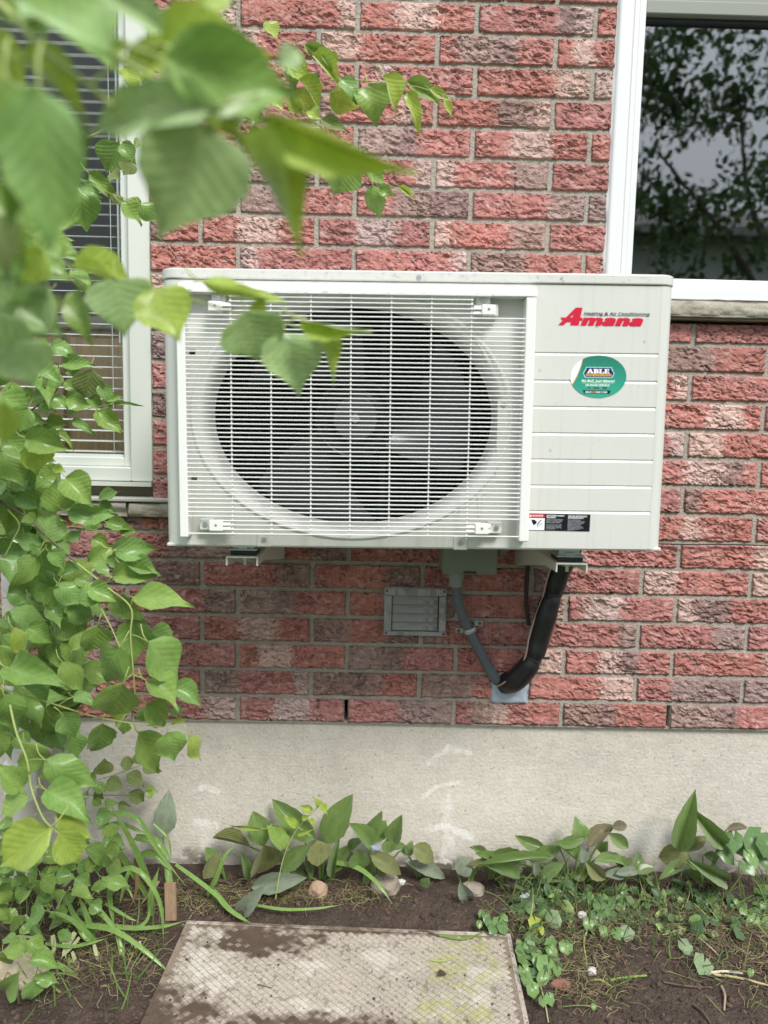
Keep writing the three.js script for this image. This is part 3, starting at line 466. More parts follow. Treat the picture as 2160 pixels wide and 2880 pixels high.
    g.font = 'bold 48px sans-serif'; g.fillStyle = '#ffffff'; g.textAlign = 'left'; let x = 284; for (const [s, c] of [['ABLE', '#ffffff'], ['AIR', '#f0a23c'], ['KW.COM', '#ffffff']]) { g.fillStyle = c; g.save(); g.translate(x, 679); g.scale(1.02, 1); g.fillText(s, 0, 0); g.restore(); x += g.measureText(s).width * 1.02; }
    g.restore();
  }, 'service_sticker', 0.3253, 0.3140, 0.1015, 0.0755, true, ZF + 0.0008);
  const dl = print(1024, 288, (g, w, h) => {
    g.fillStyle = '#14141c'; g.fillRect(0, 0, w, h); g.fillStyle = '#d2303f'; g.fillRect(12, 12, 262, 52);
    g.fillStyle = '#ffe9e6'; g.font = 'bold 44px sans-serif'; g.fillText('DANGER', 66, 54, 196); g.beginPath(); g.moveTo(18, 58); g.lineTo(40, 18); g.lineTo(62, 58); g.fill();
    g.fillStyle = '#f4f5f8'; g.fillRect(12, 78, 262, 202); g.fillStyle = '#101014';
    g.beginPath(); g.moveTo(40, 108); g.lineTo(106, 108); g.lineTo(146, 142); g.lineTo(132, 176); g.lineTo(112, 188); g.lineTo(104, 206); g.lineTo(88, 198); g.lineTo(82, 176); g.lineTo(68, 164); g.lineTo(64, 134); g.closePath(); g.fill();
    g.beginPath(); g.moveTo(142, 186); g.lineTo(208, 108); g.lineTo(226, 112); g.lineTo(158, 190); g.closePath(); g.fill();
    g.lineWidth = 9; g.strokeStyle = '#101014'; for (const [a, b, c, d] of [[150, 198, 158, 232], [176, 186, 204, 202], [192, 176, 240, 178], [168, 206, 176, 224]]) { g.beginPath(); g.moveTo(a, b); g.lineTo(c, d); g.stroke(); }
    g.fillStyle = '#ffffff'; const lines = (x, a, fs, y, dy, wd) => { g.font = fs; for (const s of a) { g.fillText(s, x, y, wd); y += dy; } };
    lines(300, ['ROTATING PARTS', 'HAZARD!'], 'bold 36px sans-serif', 46, 30, 320); lines(656, ['PIÈCES ROTATIVES', 'DANGEREUSES!'], 'bold 36px sans-serif', 46, 30, 350);
    g.fillStyle = '#d6d8de'; lines(300, ['COULD CAUSE SERIOUS', 'INJURY TO HAND AND', 'OTHER BODY PARTS'], '26px sans-serif', 108, 26, 320); lines(656, ['PEUT CAUSER DES', 'BLESSURES GRAVES AUX', 'MAINS ET AUX AUTRES', 'PARTIES DU CORPS'], '26px sans-serif', 108, 25, 350);
    lines(300, ['Turn off power and make', 'sure fan has completely', 'stopped before servicing', 'the equipment.'], '23px sans-serif', 196, 22, 320);
    lines(656, ['Mettre hors tension et', "s'assurer que le ventilateur", 'est complètement immobile', "avant d'entretenir cet", 'équipement.'], '21px sans-serif', 204, 18, 350);
  }, 'danger_label', 0.2650, 0.0518, 0.1130, 0.0313, false);
  dl.rotation.z = -0.0105;

  // rain beads on lid and guard
  const bead = new THREE.SphereGeometry(1, 8, 6), water = phys(lin(1, 1, 1), 0.02, { transmission: 1, thickness: 0.004, ior: 1.33 });
  const n = 210, im = new THREE.InstancedMesh(bead, water, n), M = new THREE.Matrix4(), q = new THREE.Quaternion(); const rb = rng(99);
  for (let i = 0; i < n; i++) {
    const k = rb(), s = 0.0008 + 0.0015 * rb() * rb(); let x = lerp(-0.43, 0.43, rb()), y, z;
    if (k < 0.5) { y = 0.475 + 0.0135 * rb(); z = ZF + 0.0033; if (Math.abs(x) > 0.41) x *= 0.94; } else if (k < 0.68) { y = 0.4915; z = lerp(0.36, 0.425, rb()); } else if (k < 0.86) { x = lerp(-0.33, 0.12, rb()); y = 0.4475 + 0.003 * rb(); z = ZF + 0.031; } else { x = lerp(0.22, 0.41, rb()); y = lerp(0.09, 0.44, rb()); z = ZF + 0.0003; }
    im.setMatrixAt(i, M.compose(V(x, y, z), q, V(s, s * (k > 0.5 && k < 0.68 ? 0.6 : 1.1), s * (k < 0.5 || k > 0.68 ? 0.6 : 1))));
  }
  im.name = 'rain_beads'; im.userData.kind = 'stuff'; unit.add(im);
}

// ---------------------------------------------------------------- brackets under the unit
for (const [x, label] of [[-0.4507, 'white steel wall bracket under the fan end of the unit'], [0.1640, 'white steel wall bracket under the service end, above black pipe']]) {
  const b = thing('wall_bracket', label, 'bracket', [x, 0.4, 0], 'brackets carrying the outdoor unit');
  const top = 0.0795, hw = 0.0295, pl = paint;
  const flange = (sx) => { const s = new THREE.Shape([new THREE.Vector2(0.002, top), new THREE.Vector2(0.405, top), new THREE.Vector2(0.405, top - 0.016), new THREE.Vector2(0.33, top - 0.018), new THREE.Vector2(0.002, top - 0.072)]); return new THREE.ExtrudeGeometry(s, { depth: 0.0025, bevelEnabled: false }).applyMatrix4(new THREE.Matrix4().set(0, 0, -1, sx + 0.0025, 0, 1, 0, 0, 1, 0, 0, 0, 0, 0, 0, 1)); };
  part('arm', merge([rbox(hw * 2, 0.003, 0.403, 0.0012, 0, top - 0.0005, 0.2035), flange(-hw), flange(hw - 0.0025)]), pl, b);
  part('upright', box(0.05, 0.5, 0.022, 0, 0.28, 0.012), pl, b);
  part('pad', rbox(0.048, 0.0085, 0.055, 0.002, 0.0, top + 0.0058, 0.365), rubber, b);
  part('foot', merge([rbox(0.052, 0.003, 0.07, 0.001, 0, top + 0.0118, 0.36), box(0.04, 0.012, 0.055, 0, top + 0.019, 0.355), box(0.016, 0.005, 0.012, 0, top + 0.0155, 0.386)]), steel, b);
  part('bolt', merge([cyl(0.0035, 0.0035, 0.03, 10, 0, top - 0.006, 0.37), cyl(0.0075, 0.0075, 0.005, 6, 0, top - 0.0085, 0.37)]), steel, b);
}

// ---------------------------------------------------------------- electrics, pipes, vent
{
  const j = thing('junction_box', 'grey green electrical box on the wall under the unit', 'electrical box', [0.0105, 0.4, 0]);
  part('box', rbox(0.1195, 0.17, 0.115, 0.003, 0, 0.0855, 0.0605), phys(lin(0.20, 0.225, 0.19), 0.5), j);
  part('cover_lip', rbox(0.1235, 0.165, 0.004, 0.001, 0, 0.086, 0.118), phys(lin(0.20, 0.225, 0.19), 0.5), j);
  part('latch', rbox(0.030, 0.004, 0.004, 0.001, 0.001, 0.0055, 0.1215), std(lin(0.02, 0.02, 0.02), 0.5), j);
  part('elbow', tube([[0.058, 0.105, 0.06], [0.075, 0.10, 0.06], [0.083, 0.085, 0.06], [0.083, 0.04, 0.05]].map((q) => [q[0], q[1] + 0.0, q[2]]), 0.011, 12, 10), std(lin(0.25, 0.26, 0.25), 0.5), j);
}
{
  const c = thing('conduit', 'grey ribbed conduit running down from electrical box into the wall', 'conduit', [0, 0, 0]);
  part('sleeve', tube([[-0.0135, 0.401, 0.062], [-0.0125, 0.360, 0.058], [-0.0095, 0.345, 0.055], [0.0035, 0.298, 0.040], [0.0300, 0.240, 0.026], [0.0700, 0.168, 0.018], [0.0975, 0.122, 0.010], [0.108, 0.105, -0.015]], 0.0118, 260, 12, 0.0118, [95, 0.022]), phys(lin(0.115, 0.14, 0.16), 0.45), c);
  part('connector', merge([cyl(0.0195, 0.0195, 0.02, 16, -0.0135, 0.391, 0.062), cyl(0.0165, 0.016, 0.024, 16, -0.0130, 0.373, 0.0605)]), std(lin(0.27, 0.28, 0.27), 0.5), c);
  const s = part('strap', new THREE.TorusGeometry(0.0135, 0.003, 6, 20).scale(1, 1, 2.2).rotateX(Math.PI / 2).rotateZ(0.42).translate(0.0285, 0.2475, 0.028), std(lin(0.5, 0.5, 0.5), 0.45, { metalness: 0.6 }), c);
  for (const [x, y, xs, ysc] of [[0.0515, 0.2585, 0.0545, 0.2595], [0.0065, 0.2405, 0.0035, 0.2395]]) {
    part('strap_ear', rbox(0.02, 0.012, 0.0025, 0.001, x, y, 0.0065), std(lin(0.5, 0.5, 0.5), 0.45, { metalness: 0.6 }), s);
    part('strap_screw', cyl(0.004, 0.0045, 0.004, 8).rotateX(Math.PI / 2).translate(xs, ysc, 0.009), std(lin(0.1, 0.13, 0.18), 0.4, { metalness: 0.5 }), s);
  }
}
{
  const l = thing('insulated_pipe', 'black foam insulated pipe run tied with straps, entering the wall', 'pipe', [0, 0, 0]);
  const path = [[0.262, 0.52, 0.085], [0.250, 0.46, 0.075], [0.2325, 0.405, 0.060], [0.2165, 0.345, 0.054], [0.2065, 0.305, 0.052], [0.1935, 0.245, 0.052], [0.1815, 0.195, 0.050], [0.1600, 0.150, 0.040], [0.138, 0.120, 0.022], [0.12, 0.098, -0.02]];
  const c = curve(path), seg = 90, rad = 18, fr = c.computeFrenetFrames(seg, false);
  const ties = [0.375, 0.715];
  part('insulation', gridGeo(rad, seg, (s, t) => { const p = c.getPointAt(t), a = s * Math.PI * 2, i = Math.round(t * seg); let q = 0.0245 + 0.0016 * Math.sin(t * 17) + (vn(t * 16, Math.cos(a) + 5, 7) - 0.5) * 0.003; for (const k of ties) q -= 0.0052 * Math.exp(-Math.pow((t - k) / 0.022, 2)); if (t > 0.82) q += 0.003 * (t - 0.82) / 0.18; const n = fr.normals[i].clone().multiplyScalar(Math.cos(a)).addScaledVector(fr.binormals[i], Math.sin(a)); return [p.x + n.x * q, p.y + n.y * q, p.z + n.z * q]; }), phys(lin(0.014, 0.014, 0.016), 0.42, { side: THREE.DoubleSide }), l);
  for (const k of ties) {
    const p = c.getPointAt(k), tg = c.getTangentAt(k), g = new THREE.TorusGeometry(0.0205, 0.0016, 6, 24); g.applyQuaternion(new THREE.Quaternion().setFromUnitVectors(V(0, 0, 1), tg)); g.translate(p.x, p.y, p.z);
    part('cable_tie', merge([g, box(0.016, 0.005, 0.005, p.x + 0.029, p.y + 0.001, p.z + 0.006)]), rubber, l);
  }
  const side = (dx, dz) => path.slice(1).map((q, i) => [q[0] + dx * (1 + 0.10 * Math.sin(i * 2.1)), q[1] + dx * 0.22, q[2] + dz]);
  part('control_wire', tube(side(-0.0262, 0.006), 0.0022, 60, 6), std(lin(0.50, 0.37, 0.33), 0.6), l);
  part('small_pipe', tube(side(0.0235, -0.006), 0.0062, 60, 8), std(lin(0.33, 0.14, 0.09), 0.5), l);
}
{
  const d = thing('drain_cable', 'thin black cable clipped to brick between conduit and insulated pipe', 'cable', [0, 0, 0]);
  part('cable', tube([[0.166, 0.47, 0.02], [0.165, 0.41, 0.012], [0.164, 0.36, 0.010], [0.1655, 0.31, 0.012], [0.172, 0.26, 0.02]], 0.0052, 24, 8), rubber, d);
  part('cable_clip', merge([rbox(0.03, 0.0085, 0.003, 0.001, 0.155, 0.410, 0.0085), cyl(0.0035, 0.004, 0.004, 8).rotateX(Math.PI / 2).translate(0.147, 0.410, 0.0115), rbox(0.014, 0.009, 0.014, 0.003, 0.165, 0.410, 0.0115)]), steel, d);
}
solo('wall_cable', tube([[0.31, 0.4620, 0.012], [0.42, 0.4640, 0.008], [0.55, 0.4634, 0.0085], [0.66, 0.4655, 0.008], [0.80, 0.4640, 0.0085], [1.3, 0.4660, 0.008]], 0.0017, 60, 6), rubber, 'thin black cable running level along the brick to the right', 'cable');
{ // sealant where the pipes enter
  const g = gridGeo(22, 14, (s, t) => { const x = lerp(0.086, 0.183, s), y = lerp(0.054, 0.121, t), e = Math.min(s, 1 - s, t * 0.9, (1 - t) * 1.3); const k = smooth(0, 0.09, e); return [x + (vn(t * 9, 3, 91) - 0.5) * 0.006 * (1 - k), y + (vn(s * 9, 4, 92) - 0.5) * 0.006 * (1 - k), -0.006 + k * 0.0125 + (fbm(s * 5, t * 5, 93, 3) - 0.5) * 0.004 * k]; });
  solo('sealant_patch', g, phys(lin(0.42, 0.47, 0.56), 0.32, { transmission: 0 }), 'bluish white sealant patch where the pipes enter the brick', 'sealant');
}
{ // louvred vent
  const dirt = tex(512, 256, (x, y) => { const n = fbmp(x / 40, y / 40, 95, 12, 4), s = smooth(0.60, 0.64, fbmp(x / 46, y / 60, 97, 11, 2)); const k = (0.82 + 0.34 * (n - 0.5)) * (1 - 0.3 * s); return [0.44 * k, 0.43 * k, 0.42 * k]; }, { srgb: true, repeat: [6, 6] });
  const vm = std(0xffffff, 0.62, { map: dirt });
  const v = thing('exhaust_vent', 'weathered grey louvred exhaust vent on the brick under the unit', 'vent', [-0.1035, 0.2862, 0]);
  const hw = 0.0752, hh = 0.0578;
  part('frame', uvXY(merge([rbox(hw * 2, 0.0175, 0.022, 0.003, 0, hh - 0.0088, 0.010), rbox(hw * 2, 0.0105, 0.022, 0.003, 0, -hh + 0.0053, 0.010), rbox(0.0185, hh * 2 - 0.0284, 0.022, 0.003, -hw + 0.0093, -0.0035, 0.010), rbox(0.0175, hh * 2 - 0.0284, 0.022, 0.003, hw - 0.0088, -0.0035, 0.010)])), vm, v);
  part('backing', box(0.118, 0.09, 0.003, 0, -0.0035, -0.001), std(lin(0.015, 0.015, 0.015), 0.8), v);
  for (let i = 0; i < 4; i++) part('louvre', uvXY(rbox(0.1105, 0.0232, 0.0022, 0.0009, 0, 0, 0)).rotateX(-0.46).translate(0, 0.0288 - i * 0.0213, 0.0095), vm, v);
  for (const [x, y] of [[-hw + 0.006, hh - 0.006], [hw - 0.006, hh - 0.006], [-hw + 0.006, -hh + 0.006], [hw - 0.006, -hh + 0.006]]) part('screw_hole', cyl(0.0026, 0.0026, 0.002, 10).rotateX(Math.PI / 2), std(lin(0.02, 0.02, 0.02), 0.6), v, [x, y, 0.0208]);
}
{ // white plastic pipe at the left edge
  const pm = phys(lin(0.74, 0.69, 0.64), 0.45);
  const p = thing('plastic_pipe', 'white plastic pipe standing against the wall behind leaves at far left', 'pipe', [-1.05, -0.4, 0.045]);
  part('riser', cyl(0.027, 0.027, 0.55, 22, 0, 0.485, 0), pm, p);
  part('riser_top', tube([[0, 0.755, 0], [0, 0.80, -0.005], [0, 0.825, -0.03], [0, 0.83, -0.08]], 0.027, 16, 18), pm, p);
  part('coupling', cyl(0.034, 0.034, 0.07, 22, 0, 0.47, 0), pm, p); part('collar', cyl(0.036, 0.0365, 0.09, 22, 0, 0.26, 0), phys(lin(0.82, 0.82, 0.82), 0.4), p);
  part('elbow', tube([[0, 0.40, 0], [0.005, 0.345, 0], [0.035, 0.335, -0.01], [0.055, 0.345, -0.05]], 0.027, 16, 16), pm, p); part('foot', cyl(0.03, 0.03, 0.24, 18, 0, 0.11, 0), pm, p);
}

// ---------------------------------------------------------------- ground: lawn to the horizon, soil bed along the house, stepping slab
const soilMap = tex(1024, 1024, (x, y) => { const n = fbmp(x / 64, y / 64, 301, 16, 5), f = vnp(x / 3, y / 3, 302, 341, 341), c = smooth(0.60, 0.72, fbmp(x / 12, y / 12, 303, 85, 3)); const k = 0.55 + 0.75 * n + 0.4 * (f - 0.5); return [lerp(0.070, 0.14, c * 0.5) * k, lerp(0.047, 0.095, c * 0.5) * k, lerp(0.035, 0.068, c * 0.5) * k]; }, { srgb: true, repeat: [1.6, 1.6] });
const soilBump = tex(1024, 1024, (x, y) => 0.55 * fbmp(x / 24, y / 24, 305, 42, 5, 0.6) + 0.45 * fbmp(x / 6, y / 6, 306, 170, 3), { repeat: [1.6, 1.6] });
const soil = std(0xffffff, 0.95, { map: soilMap, bumpMap: soilBump, bumpScale: 0.012 });
const soilY = (x, z) => {
  let y = -0.402 + 0.014 * smooth(0.16, 0.0, z) + (fbm(x * 5, z * 5, 311, 3) - 0.5) * 0.018 + (fbm(x * 34, z * 34, 313, 4, 0.6) - 0.5) * 0.013;
  const sx = x + 0.25, inside = Math.min(0.40 - Math.abs(sx), z - 0.165); y -= 0.010 * smooth(-0.02, 0.03, inside);   // settles under the slab
  if (z > 1.15) y -= (z - 1.15) * 0.35; return y;
};
{
  const lawnMap = tex(512, 512, (x, y) => { const n = fbmp(x / 32, y / 32, 321, 16, 4), f = vnp(x / 2, y / 2, 322, 256, 256); const k = 0.5 + 0.6 * n + 0.5 * f; return [0.055 * k, 0.095 * k, 0.028 * k]; }, { srgb: true, repeat: [160, 160] });
  struct('ground', new THREE.PlaneGeometry(160, 160).rotateX(-Math.PI / 2), std(0xffffff, 1, { map: lawnMap }), [0, -0.47, 60]);
  const g = gridGeo(420, 130, (s, t) => { const x = -2.4 + s * 4.8, z = 1.32 - t * 1.35; return [x, soilY(x, z), z, x, z]; });
  struct('garden_bed', g, soil);
}
{ // stepping slab with a pressed diamond pattern
  const S = 0.735, slab = thing('stepping_slab', 'square concrete stepping slab with diamond pattern in the soil', 'paving slab', [-0.2475, -0.445, 0.196]);
  slab.rotation.y = -0.039;
  const noisy = (x, z) => fbm(x * 9, z * 9, 331, 4), fine = (x, z) => fbm(x * 60, z * 60, 333, 3);
  // soil lying on the slab, and moss; slab coordinates: x -S/2..S/2, z 0..S
  const dirtAt = (x, z) => { const e = (cx, cz, rx, rz) => Math.hypot((x - cx) / rx, (z - cz) / rz); const d = Math.min(e(-0.195, 0.055, 0.15, 0.05), e(0.02, 0.30, 0.24, 0.042), e(-0.36, 0.27, 0.13, 0.11), e(-0.06, 0.0, 0.30, 0.018), e(-0.30, 0.40, 0.3, 0.1)); return smooth(1.15, 0.5, d + (noisy(x, z) - 0.5) * 1.5 + (fine(x, z) - 0.5) * 1.3); };
  const mossAt = (x, z) => smooth(1.1, 0.55, Math.min(Math.hypot((x - 0.27) / 0.10, (z - 0.09) / 0.12), Math.hypot((x - 0.24) / 0.10, (z - 0.24) / 0.09)) + (noisy(x + 4, z) - 0.5) * 1.3);
  const slabMap = tex(1024, 1024, (i, j) => {
    const x = (i / 1023 - 0.5) * S, z = j / 1023 * S; const k = 0.80 + 0.35 * (fbm(x * 12, z * 12, 335, 4) - 0.5) + 0.22 * (vn(x * 420, z * 420, 336) - 0.5) - 0.3 * smooth(0.7, 0.85, vn(x * 160, z * 160, 337));
    let c = [0.60 * k, 0.525 * k, 0.44 * k]; const d = dirtAt(x, z), m = mossAt(x, z), w = smooth(0.62, 0.75, fbm(x * 14, z * 16, 338, 4)) * 0.5;
    c = c.map((v, e) => lerp(v, [0.74, 0.69, 0.62][e], w)); c = c.map((v, e) => lerp(v, [0.42, 0.405, 0.19][e] * (0.7 + 0.6 * fine(x, z)), m * smooth(0.35, 0.62, fine(x + 7, z)) * 0.75)); const q = 0.65 + 0.7 * fine(x + 2, z); return c.map((v, e) => lerp(v, [0.16, 0.115, 0.085][e] * q, d * (0.62 + 0.38 * smooth(0.35, 0.6, fine(x + 11, z)))));
  }, { srgb: true });
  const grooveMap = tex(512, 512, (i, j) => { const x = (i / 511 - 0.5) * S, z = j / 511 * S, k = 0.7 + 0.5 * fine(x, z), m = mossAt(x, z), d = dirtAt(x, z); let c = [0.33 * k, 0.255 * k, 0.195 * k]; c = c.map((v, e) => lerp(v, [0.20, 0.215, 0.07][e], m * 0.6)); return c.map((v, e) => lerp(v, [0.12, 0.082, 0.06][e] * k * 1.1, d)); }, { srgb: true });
  const grain = tex(256, 256, (x, y) => fbmp(x / 4, y / 4, 339, 64, 3), { repeat: [9, 9] });
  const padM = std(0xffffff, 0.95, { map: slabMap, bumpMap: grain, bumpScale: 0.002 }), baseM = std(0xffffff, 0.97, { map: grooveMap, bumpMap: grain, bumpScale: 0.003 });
  const top = 0.0455;
  const body = box(S, 0.044, S, 0, 0.0215, S / 2); { const p = body.attributes.position, u = body.attributes.uv; for (let i = 0; i < p.count; i++) u.setXY(i, p.getX(i) / S + 0.5, p.getZ(i) / S); }
  body.translate(0, -0.0003, 0); part('slab_body', body, baseM, slab);
  const strip = (x0, x1, z0, z1) => { const g = rbox(x1 - x0, 0.003, z1 - z0, 0.0012, (x0 + x1) / 2, top - 0.0024, (z0 + z1) / 2), p = g.attributes.position, u = g.attributes.uv; for (let i = 0; i < p.count; i++) u.setXY(i, p.getX(i) / S + 0.5, p.getZ(i) / S); return g; };
  const h = S / 2; for (const q of [[-h, h, 0, 0.010], [h - 0.010, h, 0.0102, S]]) part('border', strip(...q), padM, slab);
  // raised lozenges
  const px = 0.0186, pz = 0.0162, list = [];
  for (let j = 0; j < 2 * Math.floor((S - 0.03) / pz); j++) for (let i = 0; i < Math.floor((S - 0.026) / px); i++) {
    const x = -h + 0.022 + (i + (j % 2) * 0.5) * px, z = 0.024 + j * pz / 2; if (x > h - 0.02 || z > S - 0.012) continue;
    const d = dirtAt(x, z); if (d > 0.80 + 0.25 * hash(i, j, 5)) continue;
    list.push([x, z, d, hash(i, j, 7)]);
  }
  const loz = (x, z, d, r) => {
    const ax = px * 0.455, az = pz * 0.44, y0 = 0.0432, y1 = top - 0.0009 * r - d * 0.0012, k = 0.80, P = [], I = [];
    for (const [a, b, y] of [[ax, 0, y0], [0, az, y0], [-ax, 0, y0], [0, -az, y0], [ax * k, 0, y1], [0, az * k, y1], [-ax * k, 0, y1], [0, -az * k, y1]]) P.push(x + a, y, z + b);
    for (let e = 0; e < 4; e++) { const f = (e + 1) % 4; I.push(e, 4 + e, f, f, 4 + e, 4 + f); } I.push(4, 6, 5, 4, 7, 6);
    const g = new THREE.BufferGeometry(); g.setAttribute('position', new THREE.Float32BufferAttribute(P, 3)); g.setAttribute('uv', new THREE.Float32BufferAttribute(P.flatMap((v, q) => (q % 3 === 0 ? [v / S + 0.5, P[q + 2] / S] : [])), 2)); g.setIndex(I); const n = g.toNonIndexed(); n.computeVertexNormals(); return n;
  };
  list.sort((a, b) => Math.abs(a[1] - 0.2) - Math.abs(b[1] - 0.2)); const seen = list.filter((q) => q[1] < 0.285), rest = list.filter((q) => q[1] >= 0.285); seen.sort((a, b) => b[1] - a[1]);
  for (const q of seen.slice(0, 290)) part('lozenge', loz(...q), padM, slab);
  const others = part('lozenges', mergeGeometries([...seen.slice(290), ...rest].map((q) => loz(...q))), padM, slab); others.userData.kind = 'stuff';
}
function instances(name, geo, mat, n, place, colors) {
  const im = new THREE.InstancedMesh(geo, mat, n), M = new THREE.Matrix4(), c = new THREE.Color();
  for (let i = 0; i < n; i++) { const [p, q, s] = place(i); im.setMatrixAt(i, M.compose(p, q, s)); if (colors) { const k = colors(i); im.setColorAt(i, c.setRGB(...k)); } }
  im.name = name; im.userData.kind = 'stuff'; scene.add(im); return im;
}
const eul = (x, y, z) => new THREE.Quaternion().setFromEuler(new THREE.Euler(x, y, z));
const slabTop = (x, z) => (Math.abs(x + 0.2475 + (z - 0.2) * 0.039) < 0.367 && z > 0.196 + (x + 0.25) * 0.039) ? -0.3995 : null;
const groundY = (x, z) => slabTop(x, z) ?? soilY(x, z);
{ // clods and crumbs
  const g = new THREE.IcosahedronGeometry(1, 1), p = g.attributes.position; for (let i = 0; i < p.count; i++) { const k = 0.75 + 0.5 * vn(p.getX(i) * 2 + 9, p.getY(i) * 2 + p.getZ(i) * 1.7 + 9, 3); p.setXYZ(i, p.getX(i) * k, p.getY(i) * k, p.getZ(i) * k); } g.computeVertexNormals();
  const r = rng(41);
  tag(instances('soil_crumbs', g, std(0xffffff, 0.97), 5200, () => { let x = -1.3 + 2.5 * r(), z = 0.0 + 0.75 * r(); if (slabTop(x, z) !== null && r() < 0.86) { x = r() < 0.5 ? -0.62 - 0.5 * r() : 0.13 + 0.8 * r(); z = 0.6 * r(); } const s = 0.001 + (slabTop(x, z) !== null ? 0.0018 : 0.006) * Math.pow(r(), 3); return [V(x, groundY(x, z) + s * 0.3, z), eul(r() * 6, r() * 6, r() * 6), V(s, s * 0.8, s)]; }, () => { const k = 0.55 + 0.8 * r(); return [0.085 * k, 0.058 * k, 0.043 * k]; }), 'dark crumbs of loose soil strewn over the bed', 'soil');
}
{ // roots and dry straw: bent threads
  const thread = (b) => tube([[-0.5, 0, 0], [-0.2, 0.05 * b, 0.10 * b], [0.15, 0.10, -0.08 * b], [0.5, 0.0, 0.05 * b]], 0.016, 7, 5, 0.009);
  const r = rng(43), straw = std(0xffffff, 0.8);
  const spots = [[-0.62, 0.10, 0.25, 0.06, 0.35], [-0.35, 0.09, 0.25, 0.05, 0.2], [0.35, 0.16, 0.32, 0.12, 0.6], [0.65, 0.28, 0.25, 0.16, 0.5], [0.25, 0.32, 0.12, 0.14, 0.6], [-0.75, 0.3, 0.15, 0.14, 0.4], [0.3, 0.14, 0.2, 0.07, 1], [0.55, 0.17, 0.25, 0.07, 1]];
  for (const [k, nm, n, lo, hi, lab] of [[1, 'dry_roots', 2300, 0.02, 0.10, 'tangle of thin brown roots and dead stalks on the soil'], [-1, 'torn_stems', 1300, 0.02, 0.11, 'scattered green and straw yellow torn stems on the soil']]) {
    tag(instances(nm, thread(k), straw, n, () => {
      const s = spots[Math.floor(r() * spots.length)]; let x = s[0] + (r() + r() - 1) * s[2], z = Math.max(0.0, s[1] + (r() + r() - 1) * s[3]);
      if (slabTop(x, z) !== null && r() < 0.93) { x = 0.16 + 0.7 * r(); z = 0.05 + 0.42 * r(); }
      const L = lerp(lo, hi, r() * r()), th = L * lerp(0.5, 1, r()) * (0.045 / L) * 1.1; return [V(x, groundY(x, z) + 0.002 + 0.012 * r() * r(), z), eul((r() - 0.5) * 0.5, r() * 6.3, (r() - 0.5) * 0.4), V(L, th, Math.max(th, L * 0.5))];
    }, () => { const q = r(), v = 0.6 + 0.7 * r(); return k > 0 ? (q < 0.75 ? [0.15 * v, 0.095 * v, 0.065 * v] : [0.30 * v, 0.22 * v, 0.14 * v]) : (q < 0.55 ? [0.19 * v, 0.24 * v, 0.06 * v] : [0.42 * v, 0.36 * v, 0.18 * v]); }), lab, 'plant litter');
  }
}
// stones and odds
function rock(name, u, v, size, squash, color, seed, label, cat = 'stone') {
  const c = level(u, v, -0.398), g = new THREE.IcosahedronGeometry(1, 3), p = g.attributes.position;
  for (let i = 0; i < p.count; i++) { const q = V(p.getX(i), p.getY(i), p.getZ(i)); let k = 0.8 + 0.4 * fbm(q.x * 1.3 + 5, q.y * 1.3 + q.z * 0.9 + 5, seed, 3); for (const d of [[0.8, 0.3, 0.5], [-0.6, 0.5, 0.6], [0.1, 0.9, 0.4], [-0.3, -0.2, 0.9]]) { const dd = q.dot(V(...d).normalize()); if (dd > 0.72) k *= 0.72 / dd; } p.setXYZ(i, q.x * k, q.y * k, q.z * k); }
  g.computeVertexNormals(); g.scale(size, size * squash, size * 0.85);
  const mp = tex(128, 128, (x, y) => { const k = 0.75 + 0.5 * fbmp(x / 16, y / 16, seed + 3, 8, 4); return color.map((q) => q * k); }, { srgb: true, repeat: [2, 2] });
  return solo(name, g, std(0xffffff, 0.92, { map: mp }), label, cat, undefined, [c.x, -0.398 + size * squash * 0.5, c.z]);
}
rock('stone', 893, 2520, 0.025, 1.0, [0.40, 0.275, 0.19], 601, 'pinkish tan pointed stone on soil below the lily leaves');
rock('stone', 1085, 2505, 0.038, 0.72, [0.30, 0.25, 0.20], 603, 'rounded brown stone half sunk near the foundation');
rock('stone', 1665, 2738, 0.0105, 0.8, [0.60, 0.56, 0.55], 605, 'small white pebble on bare soil right of the slab');
rock('stone', 1638, 2580, 0.012, 0.8, [0.52, 0.49, 0.46], 607, 'whitish pebble among the weeds right of the slab');
rock('stone', 1128, 2492, 0.016, 0.7, [0.62, 0.62, 0.64], 609, 'pale grey stone chip beside the rounded brown stone');
rock('stone', 1330, 2510, 0.030, 0.5, [0.34, 0.29, 0.24], 611, 'crumbly grey lump of mortar near the weeds');
rock('stone_block', 60, 2745, 0.055, 0.7, [0.50, 0.42, 0.28], 613, 'yellowish stone block under leaves at bottom left corner');
{
  const c = level(480, 2581, -0.4), wm = std(0xffffff, 0.9, { map: tex(128, 256, (x, y) => { const k = 0.7 + 0.35 * vnp(x / 4, y / 40, 641, 32, 6) + 0.35 * (fbmp(x / 32, y / 32, 643, 4, 4) - 0.5); return [0.40 * k, 0.265 * k, 0.165 * k]; }, { srgb: true }) });
  const g = box(0.025, 0.084, 0.008, 0, 0.042, 0); solo('wooden_stake', g.rotateX(-0.12).rotateZ(0.05), wm, 'flat tan wooden stake standing in soil beside the slab corner', 'stake', undefined, [c.x, -0.408, c.z - 0.004]);
}
